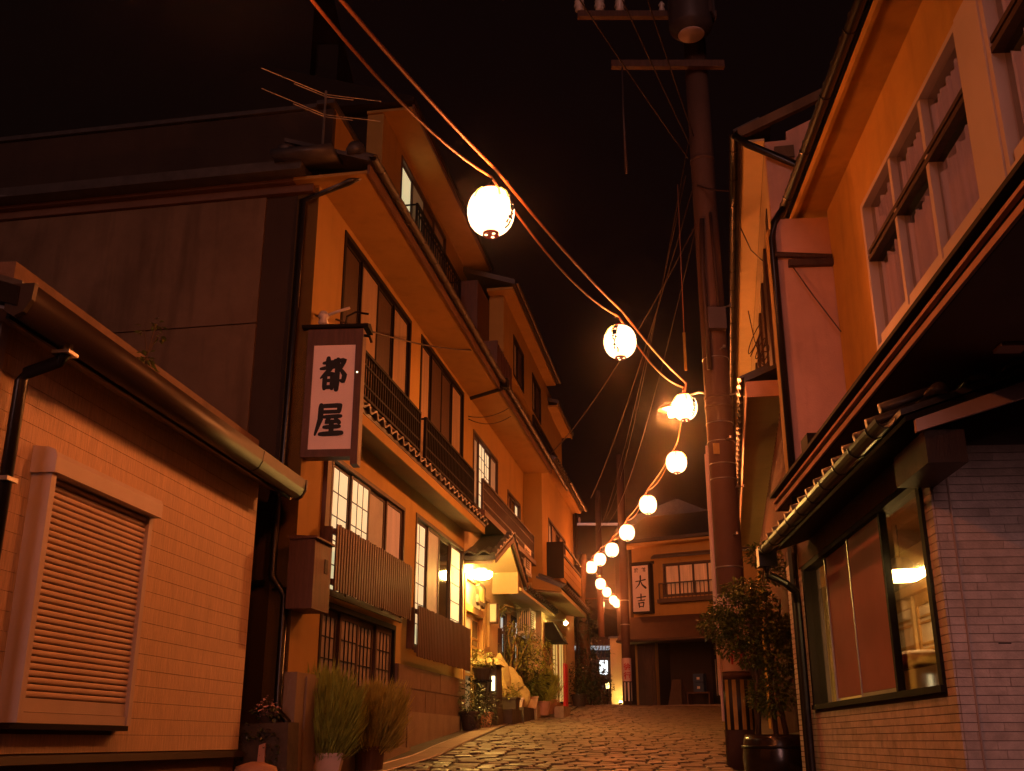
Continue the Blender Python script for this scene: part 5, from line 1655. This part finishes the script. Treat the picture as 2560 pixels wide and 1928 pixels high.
railing(D, 1.08, 3.45, -.22, 6.1, 6.66, 'wood_dark', pitch=.14, mids=())
obj('railing_base', MB().box(1.02, 3.5, -.3, -.001, 5.98, 6.1), 'wood_dark', D)
obj('window_hood', MB().prism([(-.001, 7.62), (-.3, 7.5), (-.3, 7.56), (-.001, 7.7)], 'x', .85, 4.5), 'roof_tile', D)
obj('eave', MB().box(-.35, 6.1, -.45, .25, 8.0, 8.08), 'plaster', D)
obj('roof', MB().prism([(-.55, 8.09), (-.55, 8.2), (2.5, 9.6), (5.4, 8.4), (5.4, 8.25), (2.5, 9.4)], 'x', -.5, 6.2), 'roof_tile', D)
obj('awning', MB().prism([(-.001, 5.5), (-.85, 4.7), (-.87, 4.75), (-.001, 5.58)], 'x', -.28, 5.2), 'awning', D)
obj('awning_side', MB().prism([(-.001, 5.49), (-.84, 4.705), (-.001, 4.705)], 'x', -.275, -.25), 'awning', D)
obj('awning_bar', MB().box(-.3, 5.2, -.9, -.872, 4.68, 4.74).box(-.3, 5.2, -.86, -.02, 4.66, 4.69), 'wood_dark', D)
obj('pier', MB().box(.1, .62, -.04, -.001, 2.5, 4.65).box(.64, .74, -.06, .2, 2.5, 4.74), 'wood_dark', D)
ds_ = thing('end_inn_sign', 'white upright signboard with black brush characters on the end inn', 'sign', (4.25 + .866 * .1 + .5 * -.02, 37.3 - .5 * .1 - .02, 5.7), R(-30))
obj('board', MB().box(.03, .63, -.3, -.05, .03, 1.6), 'sign_white', ds_)
obj('frame', MB().box(.0, .66, -.28, -.001, -.03, .029).box(.0, .66, -.28, -.001, 1.601, 1.67).box(.631, .7, -.3, -.001, -.03, 1.67).box(-.01, .029, -.28, -.001, .03, 1.6).prism([(-.34, 1.67), (-.34, 1.7), (.0, 1.78), (.0, 1.67)], 'x', -.05, .75), 'wood_black', ds_)
for key, gz_, gh in (('dai', .8, .45), ('kichi', .14, .48)):
    gm = MB()
    glyph(gm, key, .13, gz_, .42, gh, -.301, -1)
    obj('lettering', gm, 'ink', ds_, False, False)
text(ds_, '旅', .19, 1.44, .16, -.3015, (R(90), 0, 0), 'ink', bold=.003)
text(ds_, '館', .47, 1.44, .16, -.3015, (R(90), 0, 0), 'ink', bold=.003)


def DX(t, y, z):
    return (4.25 + .866 * t + .5 * y, 37.3 - .5 * t + .866 * y, z)


for i in range(2):
    c_ = thing('drink_crate', ('lower' if i == 0 else 'upper') + ' blue drink crate of the stack on the bench at the end inn', 'crate', DX(1.85, .55, 3.06 + .3 * i), R(-30), 'stacked drink crates')
    obj('shell', MB().box(0, .36, 0, .28, 0, .03).box(0, .36, 0, .02, .03, .29).box(0, .36, .26, .28, .03, .29).box(0, .02, .021, .259, .03, .29).box(.34, .36, .021, .259, .03, .29), 'crate_blue', c_)
    obj('badge', MB().box(.13, .23, -.006, -.001, .1, .18), 'sign_white', c_)
be = thing('bench', 'small wooden bench under the blue crates at the end inn', 'bench', DX(1.62, .5, 2.63), R(-30))
obj('seat', MB().box(0, .8, 0, .35, .38, .43), 'wood_red', be)
for x in (0, .76):
    obj('leg', MB().box(x, x + .04, 0, .35, 0, .38), 'wood_red', be)
ab = thing('folding_board', 'dark folding A board in the entrance of the end inn', 'sign', DX(1.05, .45, 2.63), R(-30))
obj('front_leaf', MB().hexa([(0, -.25, 0), (.5, -.25, 0), (.5, -.22, 0), (0, -.22, 0), (.1, -.02, .85), (.4, -.02, .85), (.4, .01, .85), (.1, .01, .85)]), 'wood_dark', ab)
obj('back_leaf', MB().hexa([(0, .22, 0), (.5, .22, 0), (.5, .25, 0), (0, .25, 0), (.1, .012, .85), (.4, .012, .85), (.4, .04, .85), (.1, .04, .85)]), 'wood_dark', ab)

# far pole with the slow down sign
p2 = thing('far_pole', 'far concrete pole with a red lettered slow down sheet and striped guard', 'pole', (3.8, 36.0, gz(3.8, 36)))
obj('shaft', MB().lathe([(.15, 0), (.145, 4), (.13, 8.5)], 20), 'pole_concrete', p2, True)
obj('guard', MB().lathe([(.152, .15), (.158, .15), (.158, .75), (.152, .75)], 24), 'stripe_black', p2, True)
for i in range(8):
    t0 = 2 * math.pi * i / 8
    vs_ = []
    for k in range(4):
        t = t0 + R(20) * k / 3
        vs_ += [(.16 * math.cos(t), .16 * math.sin(t), .155), (.16 * math.cos(t), .16 * math.sin(t), .745)]
    obj('guard_stripe', MB().add(vs_, [(2 * k, 2 * k + 2, 2 * k + 3, 2 * k + 1) for k in range(3)]), 'sign_white', p2)
vs_ = []
for k in range(17):
    t = R(-180) + R(180) * k / 16
    for z in (.78, 1.52):
        vs_.append((.16 * math.cos(t), .16 * math.sin(t), z))
obj('notice_sheet', MB().add(vs_, [(2 * k, 2 * k + 2, 2 * k + 3, 2 * k + 1) for k in range(16)]), 'pole_sheet', p2, True)
text(p2, '徐', 0, 1.22, .24, -.164, (R(90), 0, R(6)), 'ink_red', bold=.006)
text(p2, '行', 0, .94, .24, -.164, (R(90), 0, R(6)), 'ink_red', bold=.006)
obj('band', MB().lathe([(.14, 2.6), (.155, 2.6), (.155, 2.63), (.14, 2.63)], 20).lathe([(.14, 3.4), (.155, 3.4), (.155, 3.43), (.14, 3.43)], 20), 'steel', p2)
p3 = thing('distant_pole', 'barely visible distant pole with a cross arm in the dark', 'pole', (4.15, 50, gz(4, 50)))
obj('shaft', MB().lathe([(.17, 0), (.13, 10)], 14), 'pole_concrete', p3, True)
obj('cross_arm', MB().box(-1.1, 1.1, -.06, .06, 8.3, 8.42), 'steel', p3)
obj('insulator', MB().lathe([(.05, 8.42), (.07, 8.6), (.03, 8.7)], 8, (-.9, 0, 0)), 'ceramic', p3)

# far house with the white lit sign
fh = thing('far_house', 'far dark house with a pale lit porch ceiling past the end of the street', 'building', (2.2, 41.5, gz(3, 41.5) - .1))
obj('wall', MB().box(-.4, 2.6, .9, 1.1, 0, 2.7), 'plaster_dark', fh)
obj('porch_roof', MB().box(-.3, 1.75, -.6, .9, 2.25, 2.5), 'wood_dark', fh)
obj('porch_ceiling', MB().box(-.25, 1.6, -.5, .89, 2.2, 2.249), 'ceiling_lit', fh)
obj('post', MB().box(.35, .5, -.5, -.4, 0, 2.199), 'wood_dark', fh)
obj('lower_wall', MB().box(.5, 1.65, .6, .899, 0, 1.9), 'plaster_grey', fh)
fs_ = thing('white_lit_sign', 'bright white lit square sign with black brush marks at the far house', 'sign', (3.31, 41.0, gz(3, 41) + 1.1))
obj('face', MB().box(0, .3, -.05, 0, 0, .52), 'sign_lit', fs_)
obj('case', MB().box(-.012, .312, .001, .08, -.012, .532), 'metal_black', fs_)
gm = MB()
glyph(gm, 'reed', .03, .04, .24, .22, -.051, -1)
glyph(gm, 'yu', .05, .36, .2, .14, -.051, -1)
obj('lettering', gm, 'ink', fs_, False, False)
pl_ = thing('post_lamp', 'small glowing garden post lamp below the white lit sign', 'lamp', (3.2, 36.6, gz(3.2, 36.6)))
obj('post', MB().lathe([(.03, 0), (.03, .55)], 10), 'metal_black', pl_)
obj('globe', MB().lathe([(.05, .55), (.065, .58), (.065, .7), (.05, .73), (.01, .74)], 14), 'lamp_post', pl_, True)
yb = thing('yellow_wall', 'tall narrow yellow wall strip lit from below beside the far pole', 'wall', (3.5, 38.5, gz(3.5, 38.5)), R(-6))
obj('panel', MB().box(0, .5, 0, .3, 0, 2.3), 'plaster_cream', yb)
obj('coping', MB().box(-.05, .55, -.05, .35, 2.301, 2.36), 'roof_tile', yb)
ul = thing('ground_uplight', 'small uplight at the foot of the yellow wall', 'lamp', (3.78, 38.1, gz(3.78, 38.1)))
obj('body', MB().lathe([(.06, 0), (.07, .1), (.05, .12)], 12), 'metal_black', ul)
obj('lens', MB().lathe([(.001, .121), (.05, .121), (.045, .14), (.001, .145)], 12), 'lamp_spot', ul)
# dark houses closing the left of the far street
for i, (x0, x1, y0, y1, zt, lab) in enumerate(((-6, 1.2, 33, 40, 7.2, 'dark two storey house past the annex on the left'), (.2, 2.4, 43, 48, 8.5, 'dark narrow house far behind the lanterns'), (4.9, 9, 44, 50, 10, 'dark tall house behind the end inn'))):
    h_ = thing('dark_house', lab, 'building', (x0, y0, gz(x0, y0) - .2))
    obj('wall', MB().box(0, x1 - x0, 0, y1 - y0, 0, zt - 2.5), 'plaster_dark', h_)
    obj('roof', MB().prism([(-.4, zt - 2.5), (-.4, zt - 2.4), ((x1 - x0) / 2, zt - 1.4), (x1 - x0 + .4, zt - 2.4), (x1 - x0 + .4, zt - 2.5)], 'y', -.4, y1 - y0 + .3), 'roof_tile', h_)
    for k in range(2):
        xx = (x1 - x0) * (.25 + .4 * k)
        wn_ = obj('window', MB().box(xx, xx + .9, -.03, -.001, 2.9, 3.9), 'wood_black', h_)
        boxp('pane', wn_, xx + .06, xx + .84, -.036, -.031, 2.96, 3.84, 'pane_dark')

# ================================================================== thin haze, added to put a glow round the lanterns
hz = bpy.data.objects.new('haze', to_mesh('haze', MB().box(-310, 310, -310, 310, -4.5, 36), 'tower'))
C.objects.link(hz)
tag(hz, kind='stuff')
hm = bpy.data.materials.new('haze')
hm.use_nodes = True
hm.node_tree.nodes.clear()
ho = hm.node_tree.nodes.new('ShaderNodeOutputMaterial')
hv = hm.node_tree.nodes.new('ShaderNodeVolumePrincipled')
hv.inputs['Color'].default_value = (.9, .85, .8, 1)
hv.inputs['Density'].default_value = .0012
hv.inputs['Anisotropy'].default_value = .988
hm.node_tree.links.new(hv.outputs[0], ho.inputs['Volume'])
hz.data.materials.clear()
hz.data.materials.append(hm)
